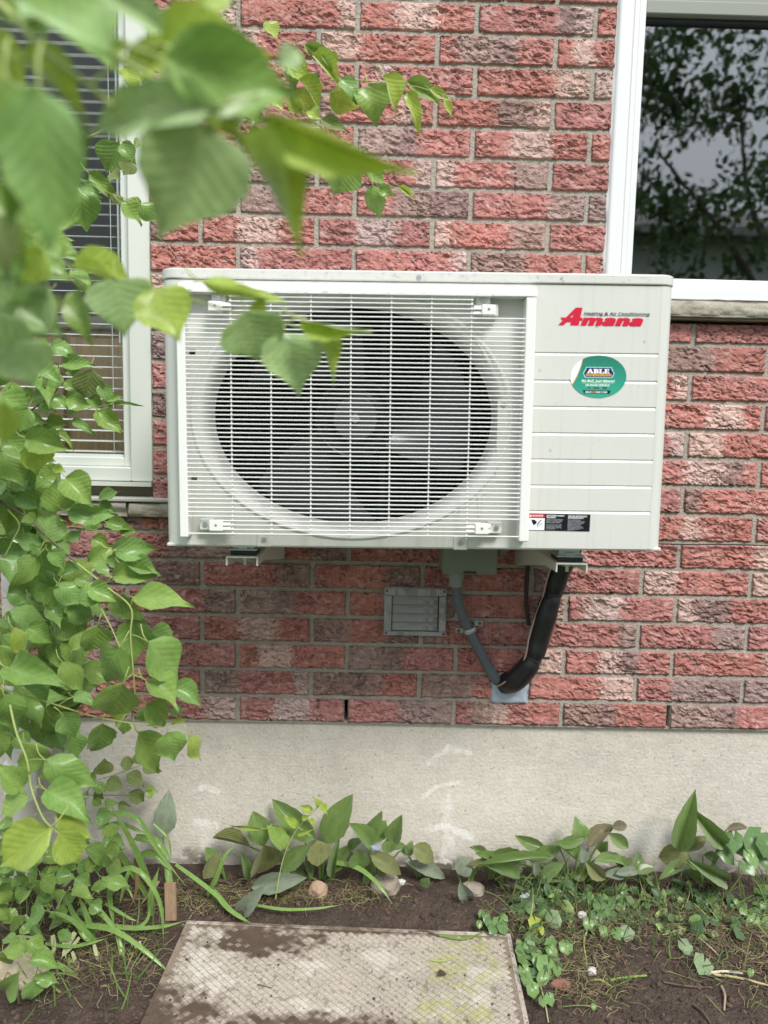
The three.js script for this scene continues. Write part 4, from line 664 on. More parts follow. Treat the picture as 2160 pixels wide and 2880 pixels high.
// ---------------------------------------------------------------- what stands behind the photographer and shows in the right pane
{
  const n = thing('neighbour_house', 'pale sided neighbouring house with dark roof, mirrored in the right window', 'house', [4.6, -0.47, 11]);
  const sid = std(lin(0.50, 0.52, 0.52), 0.7), roof = std(lin(0.05, 0.05, 0.055), 0.9);
  part('wall', box(9.4, 4.6, 6.9, 0, 2.3, 3.55), std(lin(0.42, 0.44, 0.44), 0.8), n);
  const board = rbox(9.42, 0.165, 0.03, 0.006).rotateX(0.07);
  for (let i = 0; i < 28; i++) part('siding_board', board, sid, n, [0, 0.1 + i * 0.16, 0.085]);
  const P = [[-5.1, 4.6, -0.45], [5.1, 4.6, -0.45], [5.1, 4.6, 7.6], [-5.1, 4.6, 7.6], [-2.4, 6.55, 3.6], [1.0, 6.1, 3.6]], I = [0, 5, 1, 0, 4, 5, 1, 5, 2, 2, 5, 4, 2, 4, 3, 3, 4, 0, 0, 1, 2, 0, 2, 3];
  const g = new THREE.BufferGeometry(); g.setAttribute('position', new THREE.Float32BufferAttribute(P.flat(), 3)); g.setAttribute('uv', new THREE.Float32BufferAttribute(P.flatMap((q) => [q[0], q[2]]), 2)); g.setIndex(I); const ng = g.toNonIndexed(); ng.computeVertexNormals();
  part('roof', ng, roof, n); part('gutter', box(10.2, 0.13, 0.1, 0, 4.55, -0.5), std(lin(0.2, 0.2, 0.2), 0.6), n);
}
{
  const t = thing('garden_tree', 'tall leafy tree behind the viewpoint, mirrored in the right window', 'tree', [4.5, -0.47, 6.6]);
  const bark = std(lin(0.09, 0.07, 0.055), 0.95);
  part('trunk', merge([tube([[0, 0, 0], [0.05, 1.2, 0], [-0.05, 2.4, 0.05], [0.02, 5.2, 0.1]], 0.13, 20, 10, 0.03), tube([[0, 1.7, 0], [-0.7, 3.0, -0.2], [-1.8, 4.2, -0.3]], 0.06, 12, 8, 0.015), tube([[0, 2.2, 0], [0.6, 3.1, 0.3], [1.1, 4.2, 0.2]], 0.06, 12, 8, 0.015), tube([[0, 1.5, 0], [-0.8, 2.1, 0.2], [-1.7, 3.0, 0.3]], 0.05, 12, 8, 0.012), tube([[0, 2.9, 0], [-0.4, 3.8, 0.4], [-0.7, 5.0, 0.3]], 0.05, 12, 8, 0.012)]), bark, t);
  const lg = gridGeo(2, 3, (s, q) => [(s - 0.5) * Math.sin(q * Math.PI * 0.94 + 0.1), q, 0.12 * Math.abs(s - 0.5)]);
  const r = rng(57), clumps = Array.from({ length: 60 }, () => { const a = r() * 6.28, h = r(); return [Math.cos(a) * (0.3 + 1.5 * Math.sqrt(r())) * (1.1 - 0.5 * h) - 1.0, 2.9 + 3.3 * h, Math.sin(a) * 1.3 * r(), 0.22 + 0.3 * r()]; });
  const im = new THREE.InstancedMesh(lg, phys(lin(0.06, 0.11, 0.03), 0.92, { transmission: 0.25, thickness: 0, side: THREE.DoubleSide }), 5000), M = new THREE.Matrix4();
  for (let i = 0; i < 5000; i++) { const c = clumps[Math.floor(r() * clumps.length)], a = r() * 6.28, b = Math.acos(2 * r() - 1), d = c[3] * Math.cbrt(r()), s = 0.06 + 0.06 * r(); im.setMatrixAt(i, M.compose(V(c[0] + d * Math.sin(b) * Math.cos(a), c[1] + d * Math.cos(b) * 0.8, c[2] + d * Math.sin(b) * Math.sin(a)), eul(r() * 6, r() * 6, r() * 6), V(s * 0.7, s, s))); }
  im.name = 'crown'; im.userData.kind = 'stuff'; t.add(im);
}

// ---------------------------------------------------------------- leaves
// vein sheets: light veins on a near-white field; the leaf's tone comes from the material colour
const veinDist = (x, y) => {           // x -0.5..0.5, y 0..1 : arching side veins of a broad leaf
  let d = Math.abs(x) * 1.4; for (let k = 0; k < 5; k++) { const y0 = 0.03 + k * 0.13, yy = y0 + 0.62 * Math.pow(Math.abs(x) * 1.55, 0.75) * (0.55 + 0.2 * (1 - y0)); d = Math.min(d, Math.abs(y - yy) * 0.75 + 0.004); } return d;
};
const ovMap = tex(256, 256, (i, j) => { const x = i / 255 - 0.5, y = j / 255, d = veinDist(x, y), v = smooth(0.017, 0.0, d) * (Math.abs(x) < 0.012 ? 1 : 0.72), n = fbm(x * 9 + 7, y * 9, 401, 4), f = vn(i / 2.5, j / 2.5, 402), sp = smooth(0.80, 0.86, vn(x * 30 + 40, y * 30, 403)); const k = 0.58 + 0.30 * n + 0.12 * (f - 0.5); return [lerp(lerp(k, 0.85, sp * 0.35), 1, v * 0.8), lerp(lerp(k, 0.55, sp * 0.5), 1, v * 0.6), lerp(lerp(k * 0.95, 0.5, sp * 0.4), 1, v * 0.8)]; }, { srgb: true });
const ovBump = tex(256, 256, (i, j) => { const x = i / 255 - 0.5, y = j / 255, d = veinDist(x, y); return 0.25 + 0.6 * Math.pow(clamp(d / 0.06), 0.6) + 0.25 * (fbm(x * 14, y * 14, 405, 3) - 0.5); });
const lyMap = tex(256, 512, (i, j) => { const x = i / 255, y = j / 511, st = vn(x * 44, y * 2.5, 411), n = fbm(x * 6, y * 10, 412, 4), sp = smooth(0.58, 0.72, fbm(x * 16, y * 28, 413, 4)), mid = smooth(0.03, 0, Math.abs(x - 0.5)), tip = smooth(0.90, 0.985, y + (fbm(x * 9, y * 9, 414, 3) - 0.5) * 0.14); let c = [0.72, 0.72, 0.72].map((v) => v * (0.70 + 0.34 * st + 0.32 * (n - 0.5))); c = c.map((v) => lerp(v, v * 1.25, mid * 0.6)); c = c.map((v, e) => lerp(v, [1.0, 0.80, 0.75][e] * 0.8, sp * 0.45)); return c.map((v, e) => lerp(v, [1.0, 0.42, 0.62][e], tip * 0.9)); }, { srgb: true });
const lyBump = tex(256, 256, (i) => 0.5 + 0.5 * Math.sin(i / 255 * Math.PI * 2 * 17) * 0.7);
const strapMap = tex(64, 512, (i, j) => { const x = i / 63, y = j / 511, st = vn(x * 14, y * 3, 421), n = fbm(x * 3, y * 24, 422, 4), mid = smooth(0.10, 0, Math.abs(x - 0.5)); const k = (0.7 + 0.3 * st + 0.3 * (n - 0.5)) * (1 - 0.15 * mid); return [k, k, k]; }, { srgb: true });
const leafMat = (c, map, bump, bs, rough = 0.42, tr = 0.34) => phys(lin(...c), 0.9, { map, bumpMap: bump, bumpScale: bs, transmission: tr * 0.85, thickness: 0, side: THREE.DoubleSide, ior: 1.45, clearcoat: rough < 0.48 ? 0.6 : 0.2, clearcoatRoughness: rough * 0.6 });
const mature = [leafMat([0.285, 0.49, 0.10], ovMap, ovBump, 0.0013), leafMat([0.26, 0.465, 0.11], ovMap, ovBump, 0.0013), leafMat([0.31, 0.49, 0.092], ovMap, ovBump, 0.0013)], youngBacklit = leafMat([0.52, 0.70, 0.10], ovMap, ovBump, 0.0013, 0.42, 0.5), paleSheen = leafMat([0.44, 0.64, 0.25], ovMap, ovBump, 0.0013, 0.42, 0.45), spotted = leafMat([0.25, 0.33, 0.095], ovMap, ovBump, 0.0013, 0.5, 0.35);  // the palest tone has the sky sheen painted into the leaf colour
let turn = 0; const pick = () => mature[(turn = (turn * 7 + 3) % 101) % 3];
const OV = { get mid() { return pick(); }, get deep() { return pick(); }, get dark() { return pick(); }, pale: paleSheen, bright: youngBacklit, lime: youngBacklit, olive: spotted };  // yellow-green: real young leaves, and backlit ones with the glow painted in
const lilyGreen = leafMat([0.27, 0.44, 0.10], lyMap, lyBump, 0.0012), lilySpotted = leafMat([0.34, 0.37, 0.125], lyMap, lyBump, 0.0012, 0.55, 0.3);
const LY = { mid: lilyGreen, deep: lilyGreen, olive: lilySpotted, brown: leafMat([0.29, 0.25, 0.125], lyMap, lyBump, 0.0012, 0.65, 0.25), grey: leafMat([0.40, 0.48, 0.33], lyMap, lyBump, 0.0012, 0.5, 0.2) };
const strapGreen = leafMat([0.25, 0.42, 0.09], strapMap, null, 0, 0.4, 0.28);
const ST = { mid: strapGreen, bright: strapGreen, pale: leafMat([0.62, 0.66, 0.34], strapMap, null, 0, 0.5, 0.35), straw: leafMat([0.46, 0.37, 0.20], strapMap, null, 0, 0.7, 0.2), dark: strapGreen, brown: leafMat([0.32, 0.18, 0.085], strapMap, null, 0, 0.7, 0.2) };
const twigM = std(lin(0.36, 0.42, 0.13), 0.55), woodM = std(lin(0.17, 0.135, 0.095), 0.85);

const ovW = (t) => 0.5 * Math.pow(Math.sin(Math.PI * Math.pow(t, 0.74)), 0.75) * (1 - 0.62 * smooth(0.55, 0.97, t));
const lyW = (t) => 0.5 * Math.pow(Math.sin(Math.PI * Math.pow(clamp(t, 0, 1), 0.92)), 0.85);
function bladeGeo(width, n, m, { fold = 0.2, droop = 0.15, wave = 0.03, curl = 0, ph = 0, bite = 0, side = 0 }) {
  return gridGeo(m, n, (s, t) => {
    const q = s * 2 - 1; let w = width(t); if (t === 0) w = Math.max(w, 0.012); if (bite && q * bite > 0) w *= 1 - 0.35 * smooth(0.22, 0.0, Math.abs(t - 0.62));
    w *= 1 + 0.045 * Math.sin(t * 31 + ph + (q > 0 ? 1.7 : 0)) * (t > 0.12 && t < 0.95 ? 1 : 0);
    const x = q * w, a = Math.abs(x);
    return [x + side * 0.22 * t * t, t - 0.10 * droop * t * t, fold * a * 0.9 - droop * t * t + curl * a * a * 2.2 * t + wave * Math.sin(t * 9 + ph + q * 1.5) * Math.abs(q), 0.5 + x, t];
  });
}
const ovGeo = [[0.30, 0.14, 0.05, 0, 0, 0], [0.60, 0.32, 0.05, -0.1, 1, 0.25], [0.22, 0.42, 0.07, 0.25, 2, -0.2], [0.85, 0.22, 0.04, 0, 3, 0], [0.45, -0.16, 0.07, 0, 4, 0.3], [-0.30, 0.5, 0.07, 0, 5, -0.3], [0.5, 0.2, 0.09, 0.2, 6, 0.15]].map(([fold, droop, wave, curl, ph, side]) => bladeGeo(ovW, 10, 4, { fold, droop, wave, curl, ph, side }));
const ovBite = bladeGeo(ovW, 14, 6, { fold: 0.2, droop: 0.2, wave: 0.04, ph: 2, bite: 1 });
const lyGeo = [[0.35, 0.10, 0.015, 0, 0], [0.55, 0.22, 0.02, 0, 1], [0.18, 0.45, 0.03, 0.2, 2], [0.75, 0.06, 0.01, 0, 3]].map(([fold, droop, wave, curl, ph]) => bladeGeo(lyW, 10, 4, { fold, droop, wave, curl, ph }));
const heartGeo = [0, 1].map((k) => gridGeo(6, 7, (s, t) => { const q = s * 2 - 1, a = q * Math.PI * 0.93, r = t * (0.56 - 0.10 * Math.pow(Math.abs(q), 3) + 0.08 * Math.exp(-q * q * 30)) * (1 + 0.035 * Math.sin(q * 26 + k)); return [Math.sin(a) * r, Math.cos(a) * r, (0.10 + 0.12 * k) * Math.abs(Math.sin(a)) * r - 0.12 * t * t + 0.02 * Math.sin(a * 9), 0.5 + Math.sin(a) * r, 0.5 + Math.cos(a) * r]; }));
const heartMap = tex(256, 256, (i, j) => { const x = i / 255 - 0.5, y = j / 255 - 0.5, a = Math.atan2(x, y), r = Math.hypot(x, y), v = smooth(0.11, 0.0, Math.abs(((a / (Math.PI / 4.2)) % 1 + 1.5) % 1 - 0.5) * r * 4), n = fbm(x * 10 + 5, y * 10 + 5, 431, 4), b = vn(i / 5, j / 5, 432); const k = 0.62 + 0.4 * n + 0.14 * b; return [lerp(k, 1, v * 0.35), lerp(k, 1, v * 0.3), lerp(k, 0.95, v * 0.3)]; }, { srgb: true });
const weedGreen = leafMat([0.20, 0.34, 0.095], heartMap, heartMap, 0.001, 0.42, 0.3);
const HE = { dark: leafMat([0.115, 0.22, 0.06], heartMap, heartMap, 0.001, 0.4, 0.2), mid: weedGreen, bright: weedGreen, lime: leafMat([0.48, 0.56, 0.085], heartMap, heartMap, 0.001, 0.5, 0.4), grey: leafMat([0.28, 0.38, 0.20], heartMap, heartMap, 0.001, 0.5, 0.3) };

const rl = rng(7001);
function setLeaf(m, B, T, width, roll = 0, up = 0.35) {        // lay a unit leaf from B to T, its face towards the light side
  const Y = T.clone().sub(B), len = Y.length(); Y.normalize();
  const face = camera.position.clone().sub(B).normalize().add(V(0.15, up, 0.1)); face.addScaledVector(Y, -face.dot(Y)).normalize();
  const N = face.applyAxisAngle(Y, roll), X = Y.clone().cross(N).normalize();
  const M = new THREE.Matrix4().makeBasis(X.multiplyScalar(width), Y.multiplyScalar(len), N.multiplyScalar(len));
  M.setPosition(B); m.matrixAutoUpdate = true; M.decompose(m.position, m.quaternion, m.scale); return m;
}
function putLeaf(parent, base, geo, mat, bu, bv, tu, tv, wpx, z, { dz = 0, roll = 0, up = 0.35, name = 'leaf' } = {}) {
  const B = at(bu, bv, z), T = at(tu, tv, z + dz), m = new THREE.Mesh(geo, mat); m.name = name;
  setLeaf(m, B, T, metres(wpx, z) * 1.0, roll, up); m.position.sub(base); parent.add(m); return { m, B, T };
}
function shrub(label, basePos, z0, group) { const g = thing('shrub', label, 'shrub', basePos, group); g.userData.z0 = z0; return g; }
const twig = (g, pts, r0, r1, mat = twigM, name = 'branch') => { const b = V(...g.position.toArray()); return part(name, tube(pts.map((p) => (p.isVector3 ? p : at(p[0], p[1], p[2])).clone().sub(b)), r0, 28, 6, r1), mat, g); };
function leaves(g, rows, z, mats = OV, geos = ovGeo, wide = 1.3, tails = true) {
  const base = g.position.clone(), tail = [];
  for (const [bu, bv, tu, tv, w, tone, zz, roll, gi] of rows) {
    const Z = (zz ?? z) + (rl() - 0.5) * 0.03, L = metres(Math.hypot(tu - bu, tv - bv), Z);
    const k = gi ?? Math.floor(rl() * geos.length);
    const q = putLeaf(g, base, geos[k % geos.length], mats[tone || 'mid'], bu, bv, tu + (tu - bu) * 0.06, tv + (tv - bv) * 0.06, w * wide, Z, { dz: (rl() - 0.45) * L * 0.75, roll: roll ?? (rl() - 0.5) * 1.0 });
    if (tails && geos === ovGeo) { const d = q.B.clone().sub(q.T).normalize(), e = q.B.clone().addScaledVector(d, L * 0.28).add(V(0, L * 0.10, -L * 0.12)); tail.push(tube([q.B.clone().addScaledVector(d, -L * 0.02).sub(base), q.B.clone().addScaledVector(d, L * 0.14).add(V(0, L * 0.02, 0)).sub(base), e.sub(base)], L * 0.012, 4, 4, L * 0.014)); }
  }
  if (tail.length) part('petioles', merge(tail), twigM, g).userData.kind = 'stuff';
}
// petioles: short stalks from a branch point to leaf bases
function stalks(g, list, z, r = 0.0009) { const b = g.position.clone(); const geos = list.map(([u0, v0, u1, v1]) => tube([at(u0, v0, z), at((u0 + u1) / 2, (v0 + v1) / 2 - 3, z + 0.004), at(u1, v1, z)].map((p) => p.sub(b)), r, 6, 5, r * 0.8)); for (const q of geos) part('petiole', q, twigM, g); }

// zoomed sheets of the survey -> full coordinates
const S1 = (k, x0, y0) => (rows) => rows.map(([a, b, c, d, w, ...r]) => [a * k + x0, b * k + y0, c * k + x0, d * k + y0, w * k, ...r]);

// 1. bough hanging close to the camera, top left
{
  const g = shrub('blurred leafy bough hanging close to the camera across the top left', [-0.95, -0.43, 1.15], 1.22);
  leaves(g, [
    [612, 300, 226, 345, 135, 'pale', 1.24, 0.1, 0], [585, 352, 478, 660, 262, 'pale', 1.24, -0.1, 1], [745, 318, 1150, 500, 92, 'bright', 1.22, 0.6, 3], [668, 400, 876, 656, 74, 'bright', 1.22, -0.6, 3],
    [455, 165, 838, 262, 190, 'dark', 1.26, 0.2, 0], [452, 128, 742, 92, 118, 'bright', 1.23, -0.3, 1], [320, 150, 30, -50, 190, 'deep', 1.25, 0.3, 0], [290, -40, 470, 70, 90, 'pale', 1.23, 0.2, 1],
    [110, 250, 135, 690, 190, 'dark', 1.28, 0.2, 0], [20, 230, 70, 600, 150, 'deep', 1.26, -0.2, 1], [180, 325, 200, 490, 105, 'olive', 1.22, 0.3, 2], [50, 170, 245, 300, 88, 'bright', 1.23, -0.4, 3], [-30, 90, 70, 260, 90, 'bright', 1.2, 0.3, 1], [-40, 240, 70, 330, 80, 'lime', 1.2, 0.2, 2],
    [330, 165, 275, 80, 60, 'bright', 1.22, 0.9, 3], [350, 170, 510, 110, 70, 'bright', 1.2, 0.4, 3], [780, 190, 850, 120, 60, 'pale', 1.2, 0.2, 1], [-30, 10, 150, -20, 110, 'deep', 1.2, 0, 0], [560, 20, 640, -60, 90, 'bright', 1.2, 0, 1], [170, 20, 60, 90, 80, 'deep', 1.2, 0.3, 1], [600, 300, 690, 400, 60, 'bright', 1.22, 0.5, 3],
    [-40, 520, 60, 700, 110, 'mid', 1.2, 0, 2], [-20, 610, 30, 760, 90, 'olive', 1.2, 0, 1], [420, 40, 520, 150, 80, 'mid', 1.15, 0.2, 0], [230, 60, 330, 190, 90, 'deep', 1.12, 0.1, 0], [460, 190, 560, 290, 80, 'olive', 1.05, 0.1, 1],
  ], 1.22, OV, ovGeo, 1.12);
  twig(g, [[-160, -130, 1.18], [35, 45, 1.22], [130, 150, 1.23], [250, 240, 1.24], [320, 300, 1.24]], 0.0032, 0.002);
  twig(g, [[90, 60, 1.23], [160, 30, 1.23], [280, 25, 1.23], [330, 60, 1.23]], 0.0016, 0.0012);
  twig(g, [[330, 165, 1.23], [450, 230, 1.24], [600, 302, 1.24], [690, 352, 1.23], [760, 325, 1.22]], 0.0022, 0.0014);
  twig(g, [[250, 240, 1.24], [300, 200, 1.23], [335, 165, 1.23]], 0.0016, 0.0012);
  const b = g.position; part('stem', tube([V(0, 0, 0), V(-0.05, 0.6, 0.02), V(-0.02, 1.1, 0.02), at(-160, -130, 1.18).sub(b)], 0.008, 20, 8, 0.0035), woodM, g);
}
// 2. big shrub on the left: the bough reaching across the unit and the sharp hanging branches
{
  const g = shrub('large green shrub at left with hanging branches in front of the wall', [-1.2, -0.43, 0.55], 0.8);
  const z1 = 0.98;
  twig(g, [[-220, 740, 0.9], [-20, 768, 0.96], [190, 775, z1], [365, 800, z1], [520, 838, z1], [700, 888, z1], [870, 928, z1], [945, 962, z1]], 0.0021, 0.0008);
  leaves(g, [
    [325, 785, 360, 926, 138, 'pale', z1, 0.1, 1], [228, 815, 236, 962, 62, 'mid', z1, 0.8, 1], [432, 812, 500, 944, 122, 'bright', z1, 0.2, 0], [205, 752, 386, 798, 66, 'bright', z1, -0.6, 3], [565, 790, 752, 876, 40, 'bright', z1, 0.8, 5],
    [690, 878, 738, 1014, 145, 'pale', z1, 0.15, 1], [798, 936, 845, 1098, 132, 'pale', z1, -0.1, 0], [842, 894, 1028, 942, 34, 'bright', z1, 0.7, 3], [874, 930, 958, 1044, 32, 'bright', z1, -0.8, 3], [716, 850, 745, 895, 40, 'bright', z1, 0.5, 1],
    [130, 800, 20, 960, 120, 'pale', 1.05, 0, 0], [60, 850, 170, 930, 80, 'pale', 1.05, 0.3, 1], [40, 960, 95, 1080, 130, 'pale', 1.1, 0, 0], [-20, 880, 50, 1060, 120, 'pale', 1.1, 0.2, 1], [120, 700, 60, 800, 80, 'bright', 1.05, 0.1, 0], [10, 1130, 20, 1260, 60, 'bright', 1.1, 0, 1], [130, 830, 150, 890, 60, 'olive', 1.03, 0, 2], [-10, 700, 60, 790, 80, 'mid', 1.08, 0, 1], [170, 730, 80, 690, 60, 'mid', 1.0, 0.4, 1], [20, 800, 100, 850, 60, 'bright', 1.04, 0, 2], [-30, 780, 30, 860, 80, 'pale', 1.1, 0, 1],
  ], z1);
  stalks(g, [[365, 800, 325, 786], [190, 775, 228, 815], [460, 822, 432, 812], [525, 838, 545, 795], [545, 795, 565, 790], [700, 888, 690, 880], [800, 912, 798, 936], [800, 912, 842, 894]], z1, 0.0011);
  // sharp hanging leaves below the window
  const z2 = 0.45, c4 = S1(0.3617, 0, 1400), c5 = S1(0.3617, 0, 1900), c3 = S1(0.3617, 0, 900);
  leaves(g, c4([
    [530, 100, 900, 135, 135, 'mid'], [345, 338, 400, 122, 195, 'deep'], [870, 395, 1225, 405, 150, 'mid'], [690, 505, 888, 372, 125, 'deep'], [830, 470, 985, 525, 80, 'mid'], [970, 520, 1262, 580, 115, 'deep'], [872, 612, 1232, 592, 150, 'mid'], [1035, 770, 1478, 815, 175, 'mid'],
    [290, 455, 38, 672, 150, 'mid'], [75, 880, 385, 905, 152, 'mid'], [530, 850, 755, 950, 150, 'mid'], [620, 560, 465, 585, 90, 'deep'], [748, 540, 858, 600, 72, 'mid'], [445, 660, 605, 810, 150, 'deep'], [450, 680, 370, 870, 140, 'dark'], [610, 810, 765, 690, 140, 'deep'], [700, 690, 905, 790, 125, 'deep'],
    [762, 990, 700, 1240, 210, 'dark'], [560, 1185, 640, 1035, 82, 'mid'], [930, 1165, 690, 1490, 275, 'mid', 0.49], [1148, 1120, 1405, 1440, 285, 'mid', 0.49], [1165, 1035, 1372, 1150, 150, 'deep', 0.37], [1030, 930, 1050, 1275, 205, 'deep', 0.39], [880, 790, 1110, 950, 135, 'deep', 0.39], [480, 1270, 690, 1470, 170, 'deep'], [60, 1320, 485, 1435, 190, 'deep', 0.49], [140, 1430, 392, 1615, 160, 'mid', 0.51],
    [330, 350, 90, 320, 110, 'mid'], [420, 340, 540, 400, 110, 'deep'], [520, 330, 635, 260, 70, 'mid'], [380, 420, 500, 540, 110, 'deep'], [600, 620, 690, 690, 90, 'mid'], [300, 380, 240, 430, 90, 'deep'], [0, 470, 100, 640, 170, 'dark'], [200, 130, 270, 200, 80, 'mid'], [100, 1010, 290, 1210, 130, 'bright', 0.51], [210, 1000, 400, 1120, 140, 'deep'], [430, 1000, 620, 1080, 120, 'deep', 0.37], [360, 860, 480, 990, 120, 'deep'], [60, 740, 210, 800, 90, 'deep'], [0, 950, 230, 970, 110, 'dark', 0.35], [10, 1060, 190, 1250, 140, 'dark', 0.37], [0, 1150, 90, 1330, 110, 'deep'], [150, 1470, 380, 1540, 100, 'dark', 0.37], [250, 700, 390, 780, 110, 'deep', 0.35],
  ]), z2);
  leaves(g, c5([
    [955, 62, 800, 415, 290, 'mid', 0.53], [1135, 38, 1400, 225, 195, 'mid', 0.51], [1345, 90, 1562, 212, 150, 'deep', 0.47], [1140, 220, 1335, 402, 190, 'mid', 0.47], [800, 372, 748, 662, 190, 'deep', 0.45], [1070, 440, 1255, 752, 205, 'deep', 0.45], [1305, 440, 1372, 684, 205, 'mid', 0.49], [1470, 462, 1648, 655, 125, 'lime', 0.49],
    [570, 162, 742, 195, 90, 'deep'], [30, 150, 95, 490, 220, 'mid', 0.57], [200, 530, 330, 752, 190, 'dark', 0.51], [350, 652, 690, 890, 205, 'mid', 0.61], [360, 890, 690, 1070, 205, 'mid', 0.61], [440, 1072, 785, 1245, 155, 'bright', 0.65], [180, 870, -10, 700, 165, 'mid', 0.61], [222, 930, -10, 1075, 185, 'mid', 0.61], [-20, 440, 70, 640, 120, 'deep', 0.57], [200, 220, 330, 380, 130, 'deep', 0.41], [110, 480, 240, 560, 120, 'dark', 0.43], [980, 360, 960, 460, 80, 'dark', 0.41], [1060, 280, 1180, 330, 90, 'mid', 0.43], [350, 740, 330, 810, 60, 'dark', 0.45], [1330, 270, 1420, 290, 90, 'mid', 0.43], [1010, 260, 850, 400, 130, 'bright', 0.48], [1335, 378, 1460, 340, 40, 'bright', 0.45],
  ]), 0.51);
  leaves(g, [[143, 2326, -12, 2438, 112, 'bright', 0.68, 0.1, 0], [168, 2340, 230, 2436, 74, 'lime', 0.68, 0.2, 1]], 0.68);
  { const r = putLeaf(g, g.position, ovBite, OV.dark, 490 * 0.3617, 310 * 0.3617 + 1900, 590 * 0.3617, 495 * 0.3617 + 1900, 72, 0.47, { roll: 0.2 }); }
  leaves(g, c3([[235, 955, 312, 1205, 195, 'bright', 0.49], [-20, 1020, 85, 1150, 120, 'deep'], [512, 1225, 708, 1425, 190, 'mid'], [440, 1490, 470, 1250, 190, 'mid'], [118, 1380, 312, 1455, 122, 'mid'], [108, 1240, 195, 1340, 112, 'deep'], [-10, 1200, 132, 1300, 130, 'mid'], [415, 1145, 500, 1175, 60, 'lime'], [70, 1090, 260, 1210, 120, 'dark', 0.41], [340, 1130, 470, 1250, 120, 'deep', 0.41], [0, 930, 80, 1010, 90, 'mid'], [520, 1420, 650, 1450, 80, 'mid', 0.41], [330, 1480, 480, 1420, 80, 'deep', 0.41], [200, 1510, 280, 1600, 80, 'mid']]), 0.45);
  { const r0 = rng(823), fill = []; for (let i = 0; i < 70; i++) { const v = 1430 + 640 * r0(), u = -20 + (v < 1560 ? 170 : 235) * Math.pow(r0(), 0.9), a = -0.5 + 2.2 * r0(), L = 80 + 50 * r0(); fill.push([u, v, u + Math.cos(a) * L, v + Math.sin(a) * L, 46 + 24 * r0(), ['deep', 'dark', 'mid', 'dark', 'deep'][Math.floor(r0() * 5)], 0.18 + 0.2 * r0()]); }
    for (let i = 0; i < 34; i++) { const v = 960 + 470 * r0(), u = -20 + 110 * r0(), a = r0() * 3, L = 70 + 60 * r0(); fill.push([u, v, u + Math.cos(a) * L, v + Math.sin(a) * L, 48 + 24 * r0(), ['deep', 'dark', 'mid'][Math.floor(r0() * 3)], 0.26 + 0.25 * r0()]); }
    for (let i = 0; i < 34; i++) { const v = 560 + 300 * r0(), u = -20 + 170 * r0(), a = r0() * 3, L = 80 + 50 * r0(); fill.push([u, v, u + Math.cos(a) * L, v + Math.sin(a) * L, 55 + 24 * r0(), ['deep', 'mid', 'bright', 'mid'][Math.floor(r0() * 4)], 0.7 + 0.25 * r0()]); }
    leaves(g, fill, 0.5); }
  const k4 = (x, y, z) => [x * 0.3617, y * 0.3617 + 1400, z], k5 = (x, y, z) => [x * 0.3617, y * 0.3617 + 1900, z];
  twig(g, [k4(-500, -150, 0.45), k4(-40, 10, 0.45), k4(180, 130, 0.45), k4(400, 330, 0.45), k4(600, 510, 0.45)], 0.0030, 0.0018, woodM);
  twig(g, [k4(600, 510, 0.45), k4(840, 700, 0.46), k4(1020, 860, 0.47), k4(1015, 1060, 0.48), k4(1040, 1380, 0.49), k4(1050, 1540, 0.49)], 0.0018, 0.0011);
  twig(g, [k4(700, 680, 0.45), k4(760, 810, 0.46), k4(860, 1000, 0.47), k4(930, 1160, 0.48)], 0.0014, 0.0010);
  twig(g, [k5(-300, 0, 0.47), k5(0, 100, 0.49), k5(380, 210, 0.49), k5(730, 318, 0.49), k5(1020, 370, 0.49), k5(1260, 402, 0.49), k5(1440, 436, 0.49)], 0.0019, 0.0008);
  twig(g, [k5(60, 150, 0.55), k5(130, 450, 0.59), k5(210, 660, 0.61), k5(240, 860, 0.62), k5(290, 1010, 0.64), k5(350, 1130, 0.66), k5(460, 1230, 0.68)], 0.0021, 0.0011);
  twig(g, [k4(60, 90, 0.45), k4(150, 210, 0.45), k4(100, 330, 0.45), k4(40, 450, 0.45)], 0.0013, 0.0008);
  stalks(g, c4([[1015, 850, 1035, 772, 0], [840, 660, 872, 612, 0], [1028, 1065, 1148, 1120, 0], [1000, 1090, 930, 1165, 0], [1035, 1380, 1190, 1370, 0], [345, 340, 290, 455, 0], [790, 900, 762, 990, 0], [460, 130, 530, 102, 0], [905, 400, 870, 440, 0], [700, 540, 748, 540, 0]]), 0.465);
  stalks(g, c5([[1030, -10, 955, 62, 0], [1045, 0, 1135, 38, 0], [210, 660, 350, 655, 0], [240, 860, 360, 890, 0], [240, 865, 175, 872, 0], [330, 1075, 440, 1075, 0], [420, 245, 490, 312, 0], [460, 230, 570, 165, 0], [1010, 385, 1065, 445, 0], [1400, 430, 1470, 465, 0], [290, 1070, 240, 1125, 0]]), 0.55);
  const b = g.position.clone();
  part('stem', tube([V(0, 0, 0), V(-0.06, 0.5, 0.05), at(-220, 740, 0.9).sub(b)], 0.011, 20, 8, 0.0032), woodM, g);
  part('stem', tube([V(0.02, 0, 0.01), V(-0.01, 0.4, 0), at(-181, 1346, 0.45).sub(b)], 0.009, 16, 8, 0.0032), woodM, g);
  part('stem', tube([V(-0.02, 0, 0.03), V(-0.02, 0.2, 0.02), at(-108, 1900, 0.47).sub(b)], 0.006, 12, 8, 0.0022), woodM, g);
  part('stem', tube([V(-0.02, 0, 0.04), V(-0.03, 0.25, 0.06), at(22, 1954, 0.55).sub(b)], 0.005, 12, 8, 0.0022), woodM, g);
}
